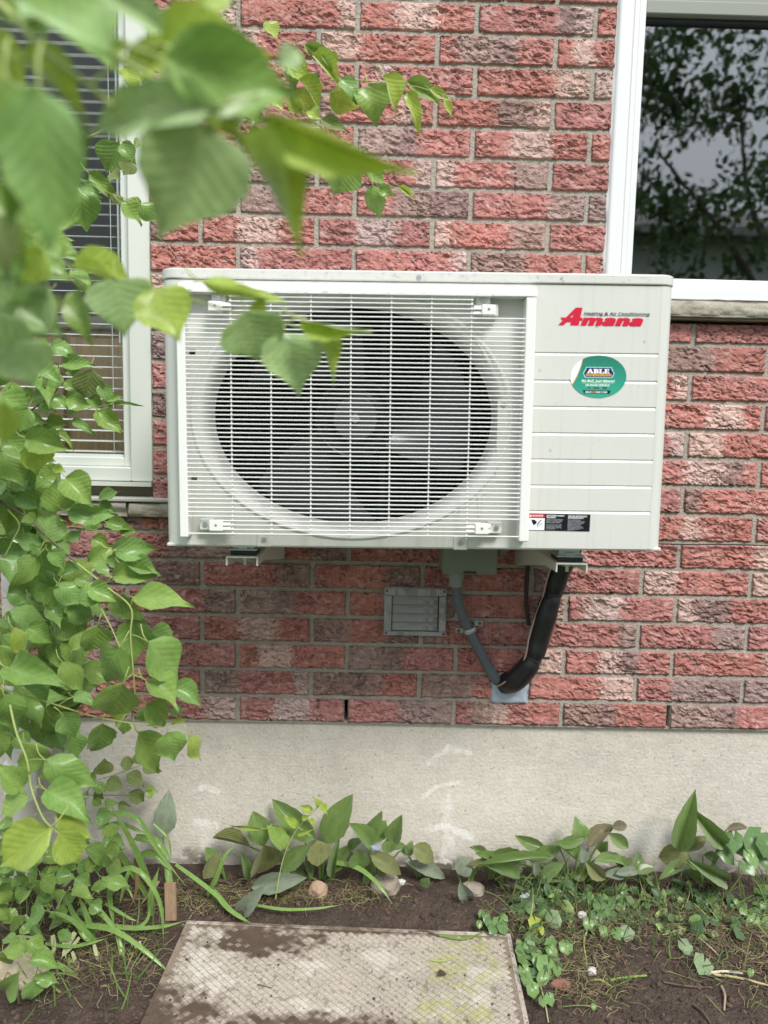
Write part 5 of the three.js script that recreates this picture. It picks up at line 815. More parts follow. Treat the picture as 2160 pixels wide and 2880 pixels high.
// 3. thinner shrub close to the wall: twigs before the left window and above the unit
{
  const g = shrub('thin shrub close to the wall with twigs across the left window', [-1.22, -0.43, 0.32], 0.33);
  const z = 0.34, a8 = S1(0.422, 600, 60), a2 = S1(0.3617, 0, 450), a1 = S1(0.3617, 0, 0), a3 = S1(0.3617, 0, 900), k8 = (x, y) => [x * 0.422 + 600, y * 0.422 + 60, z], k2 = (x, y) => [x * 0.3617, y * 0.3617 + 450, z], k3 = (x, y) => [x * 0.3617, y * 0.3617 + 900, z];
  leaves(g, a8([
    [1030, 420, 1092, 635, 180, 'deep'], [1130, 362, 1232, 575, 125, 'bright'], [1290, 470, 1395, 705, 75, 'bright'], [1285, 400, 1535, 525, 85, 'mid'], [1440, 450, 1590, 535, 45, 'bright'], [1540, 520, 1592, 632, 42, 'bright'],
    [608, 162, 775, 205, 62, 'mid'], [668, 222, 850, 405, 90, 'bright'], [740, 212, 792, 300, 62, 'mid'], [780, 210, 840, 268, 46, 'bright'], [485, 262, 645, 330, 95, 'bright'], [500, 292, 648, 372, 105, 'bright'], [570, 385, 725, 565, 95, 'bright'], [540, 470, 700, 640, 100, 'bright'], [500, 500, 600, 625, 70, 'bright'], [780, 470, 965, 595, 135, 'bright'], [850, 382, 968, 500, 105, 'deep'], [645, 360, 710, 410, 50, 'mid'], [480, 330, 560, 440, 90, 'mid'],
    [715, 655, 900, 725, 66, 'olive'], [390, 540, 470, 590, 60, 'bright'], [820, 832, 595, 915, 145, 'deep'], [882, 940, 808, 1155, 195, 'deep'], [805, 850, 890, 935, 70, 'olive'], [1020, 1008, 1155, 1095, 85, 'mid'], [1062, 1092, 1092, 1300, 105, 'mid'], [1105, 1100, 1195, 1162, 58, 'mid'], [1235, 1100, 1342, 1175, 34, 'bright'],
    [70, 650, 225, 640, 90, 'olive'], [225, 610, 345, 660, 90, 'mid'], [360, 785, 465, 950, 50, 'bright'], [440, 905, 492, 985, 58, 'deep'], [220, 770, 385, 855, 110, 'olive'], [480, 730, 580, 790, 60, 'olive'], [400, 690, 450, 800, 60, 'olive'], [250, 520, 380, 560, 80, 'mid'], [640, 580, 720, 660, 70, 'bright'], [350, 0, 430, 110, 100, 'bright'], [150, 560, 60, 600, 70, 'mid'],
  ]), z);
  twig(g, [[-60, 560, 0.33], [180, 420, 0.34], [460, 300, 0.34], [700, 240, z], [836, 225, z], k8(690, 390), k8(1030, 395), k8(1330, 430), k8(1590, 505)], 0.0024, 0.0006);
  twig(g, [[700, 240, z], k8(490, 255), k8(600, 225), k8(720, 200)], 0.001, 0.0006);
  twig(g, [[700, 240, z], k8(450, 530), k8(700, 690), k8(830, 860), k8(1020, 1010), k8(1340, 1170)], 0.0013, 0.0005);
  leaves(g, a2([[605, 190, 620, 478, 225, 'deep'], [690, 100, 935, 320, 90, 'mid'], [935, 330, 1115, 482, 150, 'dark'], [1090, 340, 1225, 470, 115, 'mid'], [860, 250, 975, 310, 70, 'olive'], [500, 90, 560, 160, 80, 'deep'], [640, 200, 760, 260, 90, 'dark'], [720, 110, 800, 190, 100, 'olive'], [400, 600, 550, 610, 40, 'mid'], [450, 640, 570, 740, 70, 'deep'], [500, 740, 650, 780, 60, 'deep'], [360, 640, 420, 760, 90, 'deep'], [600, 830, 790, 880, 50, 'mid'], [750, 760, 940, 800, 50, 'mid'], [380, 810, 520, 900, 100, 'dark'], [560, 860, 700, 960, 90, 'dark'], [610, 900, 680, 1010, 100, 'dark']]), z);
  leaves(g, a1([[930, 1110, 815, 1345, 190, 'deep'], [1022, 1258, 960, 1355, 110, 'olive'], [950, 1105, 1035, 1250, 95, 'mid'], [600, 1225, 640, 1335, 95, 'deep'], [1180, 1020, 1300, 1050, 70, 'dark'], [1060, 1070, 1050, 1165, 40, 'mid'], [860, 1345, 930, 1385, 90, 'olive'], [480, 1330, 560, 1382, 60, 'deep'], [1180, 30, 1150, 175, 110, 'deep'], [960, 520, 1080, 690, 140, 'bright'], [1100, 640, 1250, 690, 70, 'mid'], [1180, 470, 1330, 600, 90, 'mid'], [1130, 560, 1180, 700, 80, 'bright']]), z);
  twig(g, [[-60, 380, 0.33], k2(480, 75), k2(860, 260), k2(1080, 330)], 0.0016, 0.0006);
  leaves(g, a3([
    [390, 200, 582, 255, 112, 'deep'], [290, 180, 400, 200, 60, 'mid'], [480, 325, 718, 345, 92, 'mid'], [705, 385, 658, 625, 182, 'olive'], [450, 400, 360, 565, 110, 'olive'], [250, 440, 450, 410, 90, 'mid'], [500, 400, 640, 400, 50, 'mid'], [770, 500, 880, 655, 95, 'dark'], [880, 650, 1078, 650, 26, 'mid'], [760, 700, 945, 872, 120, 'dark'], [800, 620, 950, 600, 60, 'dark'],
    [300, 480, 400, 560, 90, 'deep'], [60, 540, 140, 650, 90, 'mid'], [200, 520, 230, 620, 70, 'mid'], [250, 570, 370, 650, 110, 'deep'], [380, 570, 510, 640, 110, 'deep'], [510, 600, 710, 670, 110, 'deep'], [290, 680, 440, 700, 90, 'mid'], [540, 690, 600, 730, 60, 'deep'], [500, 480, 600, 550, 70, 'deep'], [560, 780, 720, 865, 60, 'deep'], [190, 850, 310, 830, 90, 'deep'], [310, 860, 500, 1000, 90, 'deep'], [420, 880, 580, 965, 60, 'deep'], [360, 790, 530, 800, 90, 'deep'], [120, 690, 200, 770, 90, 'dark'], [210, 760, 330, 790, 90, 'dark'], [130, 800, 200, 900, 90, 'dark'], [240, 940, 350, 1040, 110, 'dark'], [60, 640, 130, 740, 90, 'dark'], [0, 650, 80, 720, 70, 'deep'], [20, 780, 120, 840, 80, 'dark'], [160, 900, 230, 990, 90, 'dark'], [360, 1080, 430, 1100, 40, 'mid'], [190, 420, 250, 490, 70, 'mid'], [350, 380, 300, 330, 50, 'dark'], [690, 600, 800, 680, 80, 'dark'],
    [770, 1390, 925, 1345, 90, 'dark', 0.2], [780, 1420, 880, 1480, 80, 'dark', 0.2], [830, 1570, 1020, 1620, 90, 'dark', 0.2], [930, 1640, 1060, 1640, 70, 'dark', 0.2], [640, 1590, 800, 1580, 80, 'dark', 0.2], [720, 1700, 850, 1760, 100, 'dark', 0.2],
  ]), z);
  twig(g, [[-40, 1280, 0.33], k3(140, 820), k3(260, 690), k3(430, 560), k3(480, 400), k3(430, 330)], 0.0028, 0.0009, woodM); twig(g, [k3(290, 310), k3(480, 340), k3(800, 380)], 0.0008, 0.0005); twig(g, [k3(260, 700), k3(500, 740), k3(700, 690), k3(900, 645)], 0.0011, 0.0005); twig(g, [k3(140, 500), k3(135, 680), k3(150, 840)], 0.001, 0.0008);
  twig(g, [[-60, 1520, 0.25], [200, 1480, 0.2], k3(800, 1400).slice(0, 2).concat(0.2)], 0.0016, 0.0006); twig(g, [[200, 1480, 0.2], [300, 1495, 0.2], [375, 1490, 0.2]], 0.0009, 0.0005);
  const b = g.position.clone(); const to = (u, v, q) => at(u, v, q).sub(b);
  part('stem', tube([V(0, 0, 0), V(-0.03, 0.5, 0), to(-40, 1280, 0.33)], 0.008, 16, 8, 0.003), woodM, g); part('stem', tube([V(0.01, 0, 0), V(-0.05, 0.9, 0.01), to(-60, 560, 0.33)], 0.008, 20, 8, 0.0026), woodM, g); part('stem', tube([V(-0.01, 0, 0), V(-0.06, 1.1, 0.01), to(-60, 380, 0.33)], 0.007, 20, 8, 0.002), woodM, g); part('stem', tube([V(0, 0, -0.02), V(-0.02, 0.5, -0.04), to(-60, 1520, 0.25)], 0.005, 14, 8, 0.002), woodM, g);
}
// 4. low leafy shrub at the bottom left
{
  const c = level(60, 2640, -0.4), g = shrub('low bushy shrub with small oval leaves in bottom left corner', [c.x, -0.405, 0.2], 0.3), s6 = S1(0.422, 0, 2250);
  leaves(g, s6([
    [570, 320, 690, 430, 110, 'deep', 0.22], [690, 360, 755, 430, 90, 'mid', 0.2], [680, 510, 845, 520, 90, 'mid', 0.24], [500, 520, 605, 570, 100, 'mid', 0.28], [480, 600, 600, 620, 80, 'mid', 0.3], [440, 620, 320, 720, 90, 'mid', 0.32], [270, 540, 230, 665, 110, 'mid', 0.32], [280, 520, 370, 620, 90, 'mid', 0.32], [340, 440, 370, 500, 60, 'mid', 0.3], [150, 490, 80, 610, 95, 'deep', 0.3], [200, 600, 100, 690, 90, 'deep', 0.32], [300, 740, 160, 790, 100, 'deep', 0.36], [100, 770, 110, 890, 95, 'deep', 0.36], [180, 490, 260, 550, 80, 'mid', 0.3], [120, 430, 260, 440, 90, 'mid', 0.28], [260, 300, 340, 370, 90, 'deep', 0.22], [300, 380, 410, 400, 80, 'mid', 0.25], [360, 520, 500, 510, 90, 'deep', 0.28], [0, 460, 110, 450, 60, 'mid', 0.3], [0, 610, 70, 690, 90, 'deep', 0.32], [20, 770, 130, 790, 90, 'deep', 0.34], [450, 260, 600, 280, 100, 'deep', 0.2], [700, 240, 820, 300, 110, 'deep', 0.18], [640, 110, 760, 100, 90, 'deep', 0.2], [380, 130, 470, 180, 90, 'deep', 0.2], [520, 420, 640, 470, 90, 'mid', 0.24], [60, 550, 20, 620, 80, 'dark', 0.26], [230, 690, 330, 680, 80, 'dark', 0.28], [420, 420, 520, 470, 70, 'mid', 0.26], [200, 380, 290, 420, 80, 'mid', 0.24],
    [200, 990, -10, 985, 110, 'mid', 0.44], [165, 950, 312, 1020, 95, 'mid', 0.44], [195, 1065, 392, 1105, 105, 'mid', 0.46], [235, 1165, 378, 1185, 80, 'mid', 0.46], [215, 1200, 220, 1360, 130, 'mid', 0.46], [130, 1150, 0, 1310, 140, 'mid', 0.46], [20, 1010, 50, 1150, 110, 'deep', 0.44], [0, 720, 60, 800, 70, 'mid', 0.36], [150, 830, 200, 880, 70, 'deep', 0.36], [100, 940, 10, 900, 70, 'deep', 0.38],
  ]), 0.3);
  const r0 = rng(811);
  const fill = []; for (let i = 0; i < 80; i++) { const u = 420 * Math.pow(r0(), 1.35), v = 2300 + 330 * r0(), a = r0() * 6.3, L = 30 + 18 * r0(); if (u + v * 0.35 > 1150) continue; fill.push([u, v, u + Math.cos(a) * L, v + Math.abs(Math.sin(a)) * L, 28 + 10 * r0(), r0() < 0.5 ? 'dark' : 'deep', 0.12 + 0.2 * r0()]); }
  leaves(g, fill, 0.2);
  const e = (x, y, z) => at(x * 0.422, y * 0.422 + 2250, z).sub(g.position); for (const [a, b2, c2, d2] of [[270, 540, 380, 800], [600, 450, 520, 700], [150, 480, 180, 800], [440, 620, 330, 860], [300, 740, 200, 950], [680, 520, 560, 700], [90, 770, 140, 960], [210, 1040, 160, 1250]]) part('branch', tube([e(c2, d2, 0.26), e((a + c2) / 2 + 12, (b2 + d2) / 2, 0.28), e(a, b2, 0.3)], 0.0014, 10, 6, 0.0007), twigM, g);
}
// 5. sprig against the foundation
{
  const c = level(280, 2440, -0.39), g = thing('sprig', 'small sprig of round leaves against the foundation at left', 'plant', [c.x, -0.40, 0.06]), s5 = S1(0.3617, 0, 1900);
  leaves(g, s5([[800, 770, 802, 645, 118, 'olive'], [935, 690, 1045, 660, 90, 'olive'], [1030, 640, 1140, 650, 80, 'olive'], [1110, 700, 1240, 740, 85, 'olive'], [985, 770, 1120, 845, 90, 'olive'], [830, 820, 960, 880, 100, 'olive'], [720, 860, 820, 900, 80, 'deep'], [730, 910, 820, 950, 80, 'olive'], [1000, 910, 1130, 980, 90, 'olive'], [1130, 900, 1218, 900, 80, 'deep'], [740, 745, 690, 830, 60, 'deep'], [920, 1010, 1015, 1020, 60, 'olive'], [820, 1020, 900, 980, 70, 'deep'], [720, 960, 790, 1010, 60, 'deep'], [640, 930, 690, 950, 60, 'deep']]), 0.06);
  const q = (x, y, z = 0.055) => at(x * 0.3617, y * 0.3617 + 1900, z).sub(g.position); part('branch', tube([V(0, 0, 0), q(700, 860), q(900, 770), q(1150, 678)], 0.0011, 20, 6, 0.0006), woodM, g); part('branch', tube([q(640, 930), q(820, 930), q(1000, 930), q(1180, 890)], 0.0009, 20, 6, 0.0006), woodM, g);
}
// ---------------------------------------------------------------- strap-leaved plants
function strap(g, pts, wpx, tone, twist = 0.4) {          // pts: [u, v, z]; a long blade with a keel
  const P = pts.map((p) => at(p[0], p[1], p[2]).sub(g.position)), c = curve(P), n = 16, cam = camera.position.clone().sub(g.position), wm = metres(wpx, pts[1][2]) / 2;
  const geo = gridGeo(2, n, (s, t) => {
    const p = c.getPointAt(t), T = c.getTangentAt(t), N = cam.clone().sub(p).normalize().add(V(0, 0.4, 0)); N.addScaledVector(T, -N.dot(T)).normalize().applyAxisAngle(T, twist * (t - 0.4)); const X = T.clone().cross(N), q = s * 2 - 1, w = wm * (0.75 + 0.25 * Math.sin(Math.PI * Math.min(1, t * 1.6))) * (1 - 0.92 * smooth(0.72, 1, t)); p.addScaledVector(X, q * w).addScaledVector(N, Math.abs(q) * w * 0.35); return [p.x, p.y, p.z, s, t * 2];
  });
  return part('blade', geo, ST[tone], g);
}
{
  const k = (x, y, z) => [x * 0.422, y * 0.422 + 2250, z], k7 = (x, y, z) => [x * 0.422 + 600, y * 0.422 + 2200, z];
  const mk = (label, u, v) => { const c = level(u, v, -0.4); return thing('strap_leaf_plant', label, 'plant', [c.x, -0.402, c.z], 'strap leaved plants at the left of the slab'); };
  const a = mk('strap leaved clump rising against the foundation beside the wooden stake', 420, 2540);
  for (const [p, w, t] of [[[k(980, 640, 0.10), k(700, 120, 0.14), k(900, 110, 0.16), k(1050, 330, 0.17), k(1240, 575, 0.16)], 44, 'mid'], [[k(1000, 560, 0.12), k(860, 250, 0.16), k(735, 35, 0.16)], 46, 'mid'], [[k(1010, 780, 0.16), k(1010, 620, 0.17), k(1060, 450, 0.16)], 48, 'mid'], [[k(1110, 430, 0.13), k(1135, 560, 0.15), k(1162, 705, 0.16)], 46, 'bright'], [[k(900, 250, 0.12), k(1040, 280, 0.14), k(1140, 400, 0.15)], 60, 'mid'], [[k(650, 190, 0.12), k(800, 160, 0.13), k(1000, 240, 0.13)], 34, 'mid'], [[k(900, 380, 0.12), k(1020, 360, 0.13), k(1140, 470, 0.14)], 50, 'mid'], [[k(1170, 430, 0.10), k(1400, 600, 0.13), k(1540, 730, 0.16), k(1660, 832, 0.19)], 30, 'bright'], [[k(900, 380, 0.12), k(915, 520, 0.13), k(900, 640, 0.14), k(855, 735, 0.15)], 26, 'brown'], [[k(1060, 540, 0.13), k(1000, 620, 0.14), k(935, 700, 0.15)], 22, 'straw'], [[k(1020, 160, 0.10), k(1120, 260, 0.11), k(1140, 400, 0.12)], 20, 'mid'], [[k(830, 560, 0.12), k(870, 620, 0.13), k(900, 690, 0.14)], 18, 'bright']]) strap(a, p, w * 0.422, t);
  const b = mk('strap leaved clump with blades arching over the soil at left', 270, 2620);
  for (const [p, w, t] of [[[k(610, 600, 0.22), k(740, 510, 0.22), k(890, 455, 0.24), k(1010, 570, 0.25), k(1075, 720, 0.25), k(1090, 960, 0.25)], 36, 'mid'], [[k(330, 770, 0.24), k(550, 830, 0.26), k(760, 870, 0.29), k(960, 1000, 0.31), k(1195, 1212, 0.33)], 40, 'mid'], [[k(560, 640, 0.22), k(680, 760, 0.24), k(800, 890, 0.26)], 42, 'mid'], [[k(640, 830, 0.22), k(900, 855, 0.23), k(1100, 840, 0.23), k(1240, 805, 0.22)], 34, 'bright'], [[k(740, 480, 0.18), k(732, 650, 0.20), k(762, 840, 0.21)], 40, 'mid'], [[k(860, 470, 0.18), k(830, 560, 0.19), k(800, 690, 0.20)], 28, 'bright'], [[k(620, 930, 0.25), k(580, 780, 0.26), k(520, 640, 0.26)], 44, 'mid'], [[k(620, 940, 0.26), k(500, 780, 0.27), k(430, 640, 0.27)], 44, 'dark'], [[k(640, 950, 0.27), k(460, 790, 0.29), k(300, 735, 0.30)], 40, 'mid'], [[k(640, 480, 0.18), k(730, 380, 0.17), k(850, 315, 0.17)], 34, 'mid'], [[k(700, 690, 0.2), k(870, 790, 0.22), k(920, 810, 0.22)], 24, 'bright'], [[k(900, 870, 0.23), k(980, 800, 0.22), k(1000, 700, 0.21)], 26, 'mid'], [[k(300, 960, 0.3), k(500, 975, 0.31), k(720, 920, 0.3)], 26, 'mid'], [[k(160, 770, 0.3), k(240, 870, 0.31), k(300, 930, 0.31)], 34, 'bright'], [[k(520, 850, 0.28), k(580, 930, 0.29), k(650, 950, 0.29)], 30, 'dark'], [[k(460, 690, 0.26), k(500, 800, 0.27), k(560, 940, 0.28)], 34, 'dark']]) strap(b, p, w * 0.422, t);
  const c = mk('uprooted strap leaves with pale cut ends lying on dark soil', 200, 2690);
  for (const [p, w, t] of [[[k(780, 900, 0.28), k(810, 1030, 0.30), k(760, 1160, 0.33), k(665, 1285, 0.35)], 38, 'bright'], [[k(450, 1060, 0.32), k(530, 1180, 0.35), k(575, 1320, 0.38), k(568, 1445, 0.40)], 40, 'bright'], [[k(380, 1090, 0.34), k(500, 1180, 0.36), k(632, 1290, 0.37)], 40, 'mid'], [[k(500, 880, 0.28), k(450, 970, 0.30), k(410, 1060, 0.32)], 40, 'pale'], [[k(410, 875, 0.29), k(430, 960, 0.30), k(440, 1060, 0.32)], 32, 'pale'], [[k(350, 900, 0.3), k(360, 1000, 0.31), k(350, 1060, 0.32)], 34, 'pale'], [[k(530, 915, 0.3), k(470, 990, 0.31), k(400, 1060, 0.32)], 24, 'pale'], [[k(625, 960, 0.3), k(645, 1040, 0.31), k(655, 1085, 0.32)], 26, 'pale'], [[k(880, 930, 0.27), k(900, 990, 0.28), k(915, 1040, 0.29)], 32, 'pale'], [[k(930, 940, 0.27), k(940, 990, 0.28), k(965, 1030, 0.29)], 18, 'pale'], [[k(480, 1010, 0.32), k(520, 1130, 0.33), k(560, 1230, 0.35)], 26, 'pale'], [[k(780, 880, 0.28), k(790, 920, 0.28), k(800, 970, 0.29)], 30, 'pale'], [[k(100, 910, 0.33), k(200, 915, 0.33), k(310, 935, 0.33)], 18, 'pale'], [[k(380, 1190, 0.37), k(440, 1260, 0.38), k(465, 1350, 0.39)], 30, 'pale'], [[k(290, 1250, 0.38), k(330, 1350, 0.40), k(390, 1440, 0.42)], 30, 'pale'], [[k(240, 1330, 0.40), k(300, 1350, 0.40), k(330, 1290, 0.39)], 24, 'pale'], [[k(190, 1390, 0.41), k(260, 1440, 0.43), k(300, 1455, 0.43)], 34, 'bright'], [[k(-10, 1400, 0.43), k(80, 1360, 0.43), k(190, 1300, 0.41)], 26, 'bright'], [[k(-10, 1455, 0.44), k(90, 1430, 0.44), k(160, 1400, 0.43)], 26, 'pale'], [[k(290, 1220, 0.37), k(380, 1210, 0.37), k(400, 1240, 0.38)], 22, 'straw'], [[k(865, 1185, 0.33), k(950, 1080, 0.31), k(1010, 1020, 0.30)], 22, 'straw'], [[k(590, 1150, 0.34), k(630, 1170, 0.35), k(645, 1190, 0.35)], 20, 'straw'], [[k(770, 1490, 0.44), k(820, 1450, 0.43), k(860, 1430, 0.42)], 22, 'bright']]) strap(c, p, w * 0.422, t);
  const d = mk('lone bent strap blade between the stake and the lily leaves', 610, 2510);
  strap(d, [k7(-40, 760, 0.10), k7(20, 640, 0.11), k7(90, 470, 0.11), k7(155, 420, 0.10)], 15, 'bright'); strap(d, [k7(280, 820, 0.15), k7(480, 848, 0.17), k7(700, 840, 0.17), k7(860, 815, 0.16)], 9, 'bright'); strap(d, [k7(770, 530, 0.06), k7(960, 570, 0.09), k7(1110, 690, 0.13), k7(1190, 805, 0.15)], 15, 'bright'); strap(d, [k7(0, 720, 0.12), k7(110, 850, 0.17), k7(250, 940, 0.20)], 16, 'bright');
}
// ---------------------------------------------------------------- lily plants along the foundation
function lily(label, u, v, rows, k, x0, y0, zdef = 0.05) {
  const c = level(u, v, -0.40), g = thing('lily_plant', label, 'plant', [c.x, -0.402, Math.max(0.02, c.z)], 'broad leaved lily plants along the foundation');
  leaves(g, S1(k, x0, y0)(rows), zdef, LY, lyGeo, 1.12);
  const seen = new Set(); rows.forEach(([a, b], i) => { const key = `${Math.round(a / 60)}|${Math.round(b / 60)}`; if (seen.has(key)) return; seen.add(key); const p = at(a * k + x0, b * k + y0, zdef).sub(g.position); if (p.y > 0.015) part('stalk', tube([V((p.x) * 0.25, 0, 0), V(p.x * 0.5, p.y * 0.55, p.z * 0.5), p], 0.0034, 8, 6, 0.002), ST.bright, g); });
  return g;
}
lily('tall lily plant with brown leaf tips in the middle of the foundation', 905, 2484, [[745, 402, 908, 108, 172, 'mid'], [682, 382, 400, 138, 150, 'mid'], [335, 425, 268, 205, 150, 'deep'], [335, 418, 322, 635, 250, 'olive', 0.09], [690, 388, 700, 556, 178, 'olive', 0.09], [455, 592, 642, 425, 120, 'mid', 0.08], [468, 425, 368, 288, 100, 'bright' in LY ? 'bright' : 'mid', 0.08], [245, 430, 5, 365, 85, 'olive', 0.07], [520, 590, 620, 640, 70, 'deep'], [770, 600, 900, 430, 100, 'deep'], [800, 640, 820, 400, 60, 'mid'], [660, 640, 620, 470, 50, 'deep']], 0.422, 600, 2200);
lily('lily plant right of the tall one, with a grey plastic scrap in its leaves', 1060, 2480, [[1050, 442, 918, 282, 122, 'mid', 0.08], [1000, 355, 1118, 205, 105, 'deep'], [1060, 400, 1145, 262, 112, 'deep'], [1195, 395, 1250, 230, 112, 'mid'], [965, 448, 978, 585, 138, 'mid', 0.09], [1045, 482, 1252, 592, 112, 'olive', 0.08], [1165, 470, 1170, 375, 90, 'deep'], [1000, 690, 1060, 520, 60, 'deep'], [1120, 640, 1130, 500, 60, 'deep'], [900, 450, 980, 380, 70, 'deep'], [1240, 460, 1330, 470, 60, 'deep'], [1180, 440, 1280, 420, 60, 'mid']], 0.422, 600, 2200);
lily('single upright lily leaf by the strap leaved clump', 470, 2490, [[1085, 250, 1112, 5, 145, 'grey', 0.06]], 0.422, 0, 2250, 0.06);
lily('small spotted lily plant left of the white lime marks', 1190, 2470, [[1330, 430, 1475, 510, 125, 'olive', 0.06], [1280, 535, 1552, 632, 95, 'grey', 0.07], [1290, 480, 1320, 410, 60, 'deep', 0.06], [1440, 640, 1380, 690, 70, 'mid', 0.08]], 0.422, 600, 2200);
lily('pale lily leaves lying loose over the soil below the lime marks', 1300, 2500, [[-40, 690, 60, 570, 170, 'grey', 0.07], [-20, 760, 90, 1020, 130, 'grey', 0.12], [250, 520, 80, 430, 70, 'olive', 0.05], [150, 610, 255, 680, 50, 'mid', 0.07]], 0.3014, 1300, 2250);
lily('sprawling lily clump with browned leaves leaning left and right', 1600, 2450, [[775, 455, 512, 352, 115, 'mid'], [1095, 410, 1112, 215, 185, 'deep'], [895, 430, 1145, 352, 105, 'deep', 0.06], [1065, 565, 875, 395, 135, 'deep', 0.07], [625, 560, 240, 515, 100, 'mid', 0.06], [825, 535, 190, 578, 80, 'mid', 0.09], [540, 720, 215, 578, 130, 'deep', 0.08], [635, 565, 915, 445, 130, 'deep', 0.07], [745, 695, 935, 595, 115, 'deep', 0.09], [1235, 562, 1610, 525, 135, 'mid', 0.08], [1150, 560, 1330, 740, 130, 'olive', 0.10], [1175, 445, 1400, 215, 150, 'brown', 0.05], [1360, 310, 1545, 445, 115, 'deep', 0.06], [1395, 255, 1555, 225, 92, 'brown', 0.05], [1430, 690, 1690, 635, 90, 'grey', 0.10], [680, 560, 690, 720, 70, 'grey', 0.10], [1120, 590, 1130, 450, 90, 'grey', 0.10], [700, 760, 850, 680, 110, 'deep', 0.07], [1500, 600, 1620, 570, 90, 'brown', 0.05], [1300, 500, 1340, 400, 110, 'dark' in LY ? 'dark' : 'deep', 0.03], [400, 560, 590, 570, 50, 'mid', 0.05], [1000, 700, 1200, 680, 120, 'deep', 0.04], [90, 440, 230, 500, 70, 'mid', 0.05]], 0.3014, 1300, 2250, 0.05);
lily('tall lily plant with two upright leaves at the right', 1950, 2450, [[760, 695, 895, 175, 205, 'mid', 0.06], [1222, 645, 885, 278, 165, 'mid', 0.05], [855, 730, 545, 770, 215, 'olive', 0.08], [835, 812, 568, 975, 110, 'mid', 0.08], [838, 778, 1350, 1055, 155, 'mid', 0.10], [790, 890, 962, 1022, 92, 'mid', 0.09], [820, 700, 1040, 550, 110, 'olive', 0.03], [1000, 740, 1160, 770, 100, 'deep', 0.03], [960, 900, 1180, 1040, 120, 'deep', 0.06], [1240, 480, 1460, 420, 80, 'brown', 0.04]], 0.2773, 1700, 2200, 0.05);
lily('low lily leaves between the rounded stone and the sprawling clump', 1370, 2455, [[300, 620, 140, 500, 110, 'mid', 0.05], [330, 640, 470, 560, 100, 'mid', 0.06], [260, 650, 60, 600, 90, 'olive', 0.07], [420, 700, 560, 640, 100, 'mid', 0.07]], 0.3014, 1300, 2250, 0.05);
lily('short lily plant between the sprawling clump and the tall right one', 1800, 2455, [[250, 900, 60, 760, 120, 'mid', 0.06], [300, 900, 380, 740, 120, 'mid', 0.05], [330, 930, 500, 860, 110, 'mid', 0.07], [200, 960, 20, 930, 110, 'grey', 0.09], [420, 980, 560, 1030, 100, 'mid', 0.09]], 0.2773, 1700, 2200, 0.06);
lily('drooping lily leaf left of the tall lily plant', 640, 2480, [[30, 560, -40, 440, 90, 'mid', 0.06], [20, 470, -60, 640, 110, 'olive', 0.08], [250, 640, 190, 480, 80, 'mid', 0.05]], 0.422, 600, 2200, 0.06);
{ // fallen broad leaves on the soil
  const c = level(770, 2500, -0.395), g = thing('fallen_leaf', 'grey green fallen lily leaf lying below the tall lily plant', 'leaf', [c.x, -0.395, c.z]); leaves(g, S1(0.422, 600, 2200)([[255, 700, 590, 640, 105, 'grey', 0.09, 0.2]]), 0.09, LY, lyGeo);
  const d = level(720, 2530, -0.395), h = thing('fallen_leaf', 'small green fallen leaf at the back edge of the slab', 'leaf', [d.x, -0.395, d.z]); leaves(h, S1(0.422, 600, 2200)([[170, 880, 310, 725, 95, 'grey', 0.15, 0.1]]), 0.15, LY, lyGeo);
}
{ // thin seedling with bright leaves
  const c = level(775, 2530, -0.40), g = thing('seedling', 'thin seedling with lime green leaves before the tall lily plant', 'plant', [c.x, -0.402, c.z]), s7 = S1(0.422, 600, 2200), q = (x, y, z) => at(x * 0.422 + 600, y * 0.422 + 2200, z).sub(g.position);
  part('stem', tube([q(415, 775, 0.14), q(440, 620, 0.13), q(480, 470, 0.12), q(560, 310, 0.11), q(690, 170, 0.10)], 0.0014, 24, 6, 0.0007), twigM, g);
  leaves(g, s7([[690, 175, 675, 100, 50, 'lime'], [700, 150, 768, 210, 45, 'lime'], [660, 190, 578, 160, 45, 'lime'], [630, 260, 700, 285, 36, 'bright'], [560, 300, 480, 230, 50, 'bright'], [480, 440, 370, 290, 105, 'mid'], [560, 340, 660, 320, 30, 'bright'], [590, 250, 640, 220, 30, 'lime'], [330, 310, 95, 292, 22, 'bright']]), 0.115);
}
// ---------------------------------------------------------------- heart-leaved weeds
function violet(label, rows, k, x0, y0, tone, group = 'heart leaved weeds on the bed') {   // rows: x, y, r, tone, z
  const c0 = rows[0], c = level(c0[0] * k + x0, c0[1] * k + y0 + 14, -0.4), g = thing('heart_leaf_weed', label, 'weed', [c.x, -0.402, Math.max(0.03, c.z)], group);
  for (const [x, y, r, t, z] of rows) {
    const zz = z ?? Math.max(0.03, level(x * k + x0, y * k + y0, -0.385).z), p = at(x * k + x0, y * k + y0, zz), m = new THREE.Mesh(heartGeo[Math.floor(rl() * 2)], HE[t || tone]); m.name = 'leaf';
    const N = V((rl() - 0.5) * 0.9, 0.9, 0.75 + (rl() - 0.5) * 0.5).normalize(), Y = V(rl() - 0.5, -0.5, rl() * 0.7).normalize(); Y.addScaledVector(N, -Y.dot(N)).normalize(); const X = Y.clone().cross(N), s = metres(r * k, zz) * 2.1;
    const M = new THREE.Matrix4().makeBasis(X.multiplyScalar(s * (0.7 + 0.4 * rl())), Y.multiplyScalar(s), N.multiplyScalar(s)); M.setPosition(p); M.decompose(m.position, m.quaternion, m.scale); m.position.sub(g.position); g.add(m);
    const b = p.clone().sub(g.position); if (b.y > 0.012) part('petiole', tube([V(b.x * 0.3, 0, b.z * 0.3), V(b.x * 0.6, b.y * 0.6, b.z * 0.8 - 0.004), b.clone().add(V(0, -0.001, -0.002))], 0.0011, 8, 5, 0.0009), ST.bright, g);
  }
}
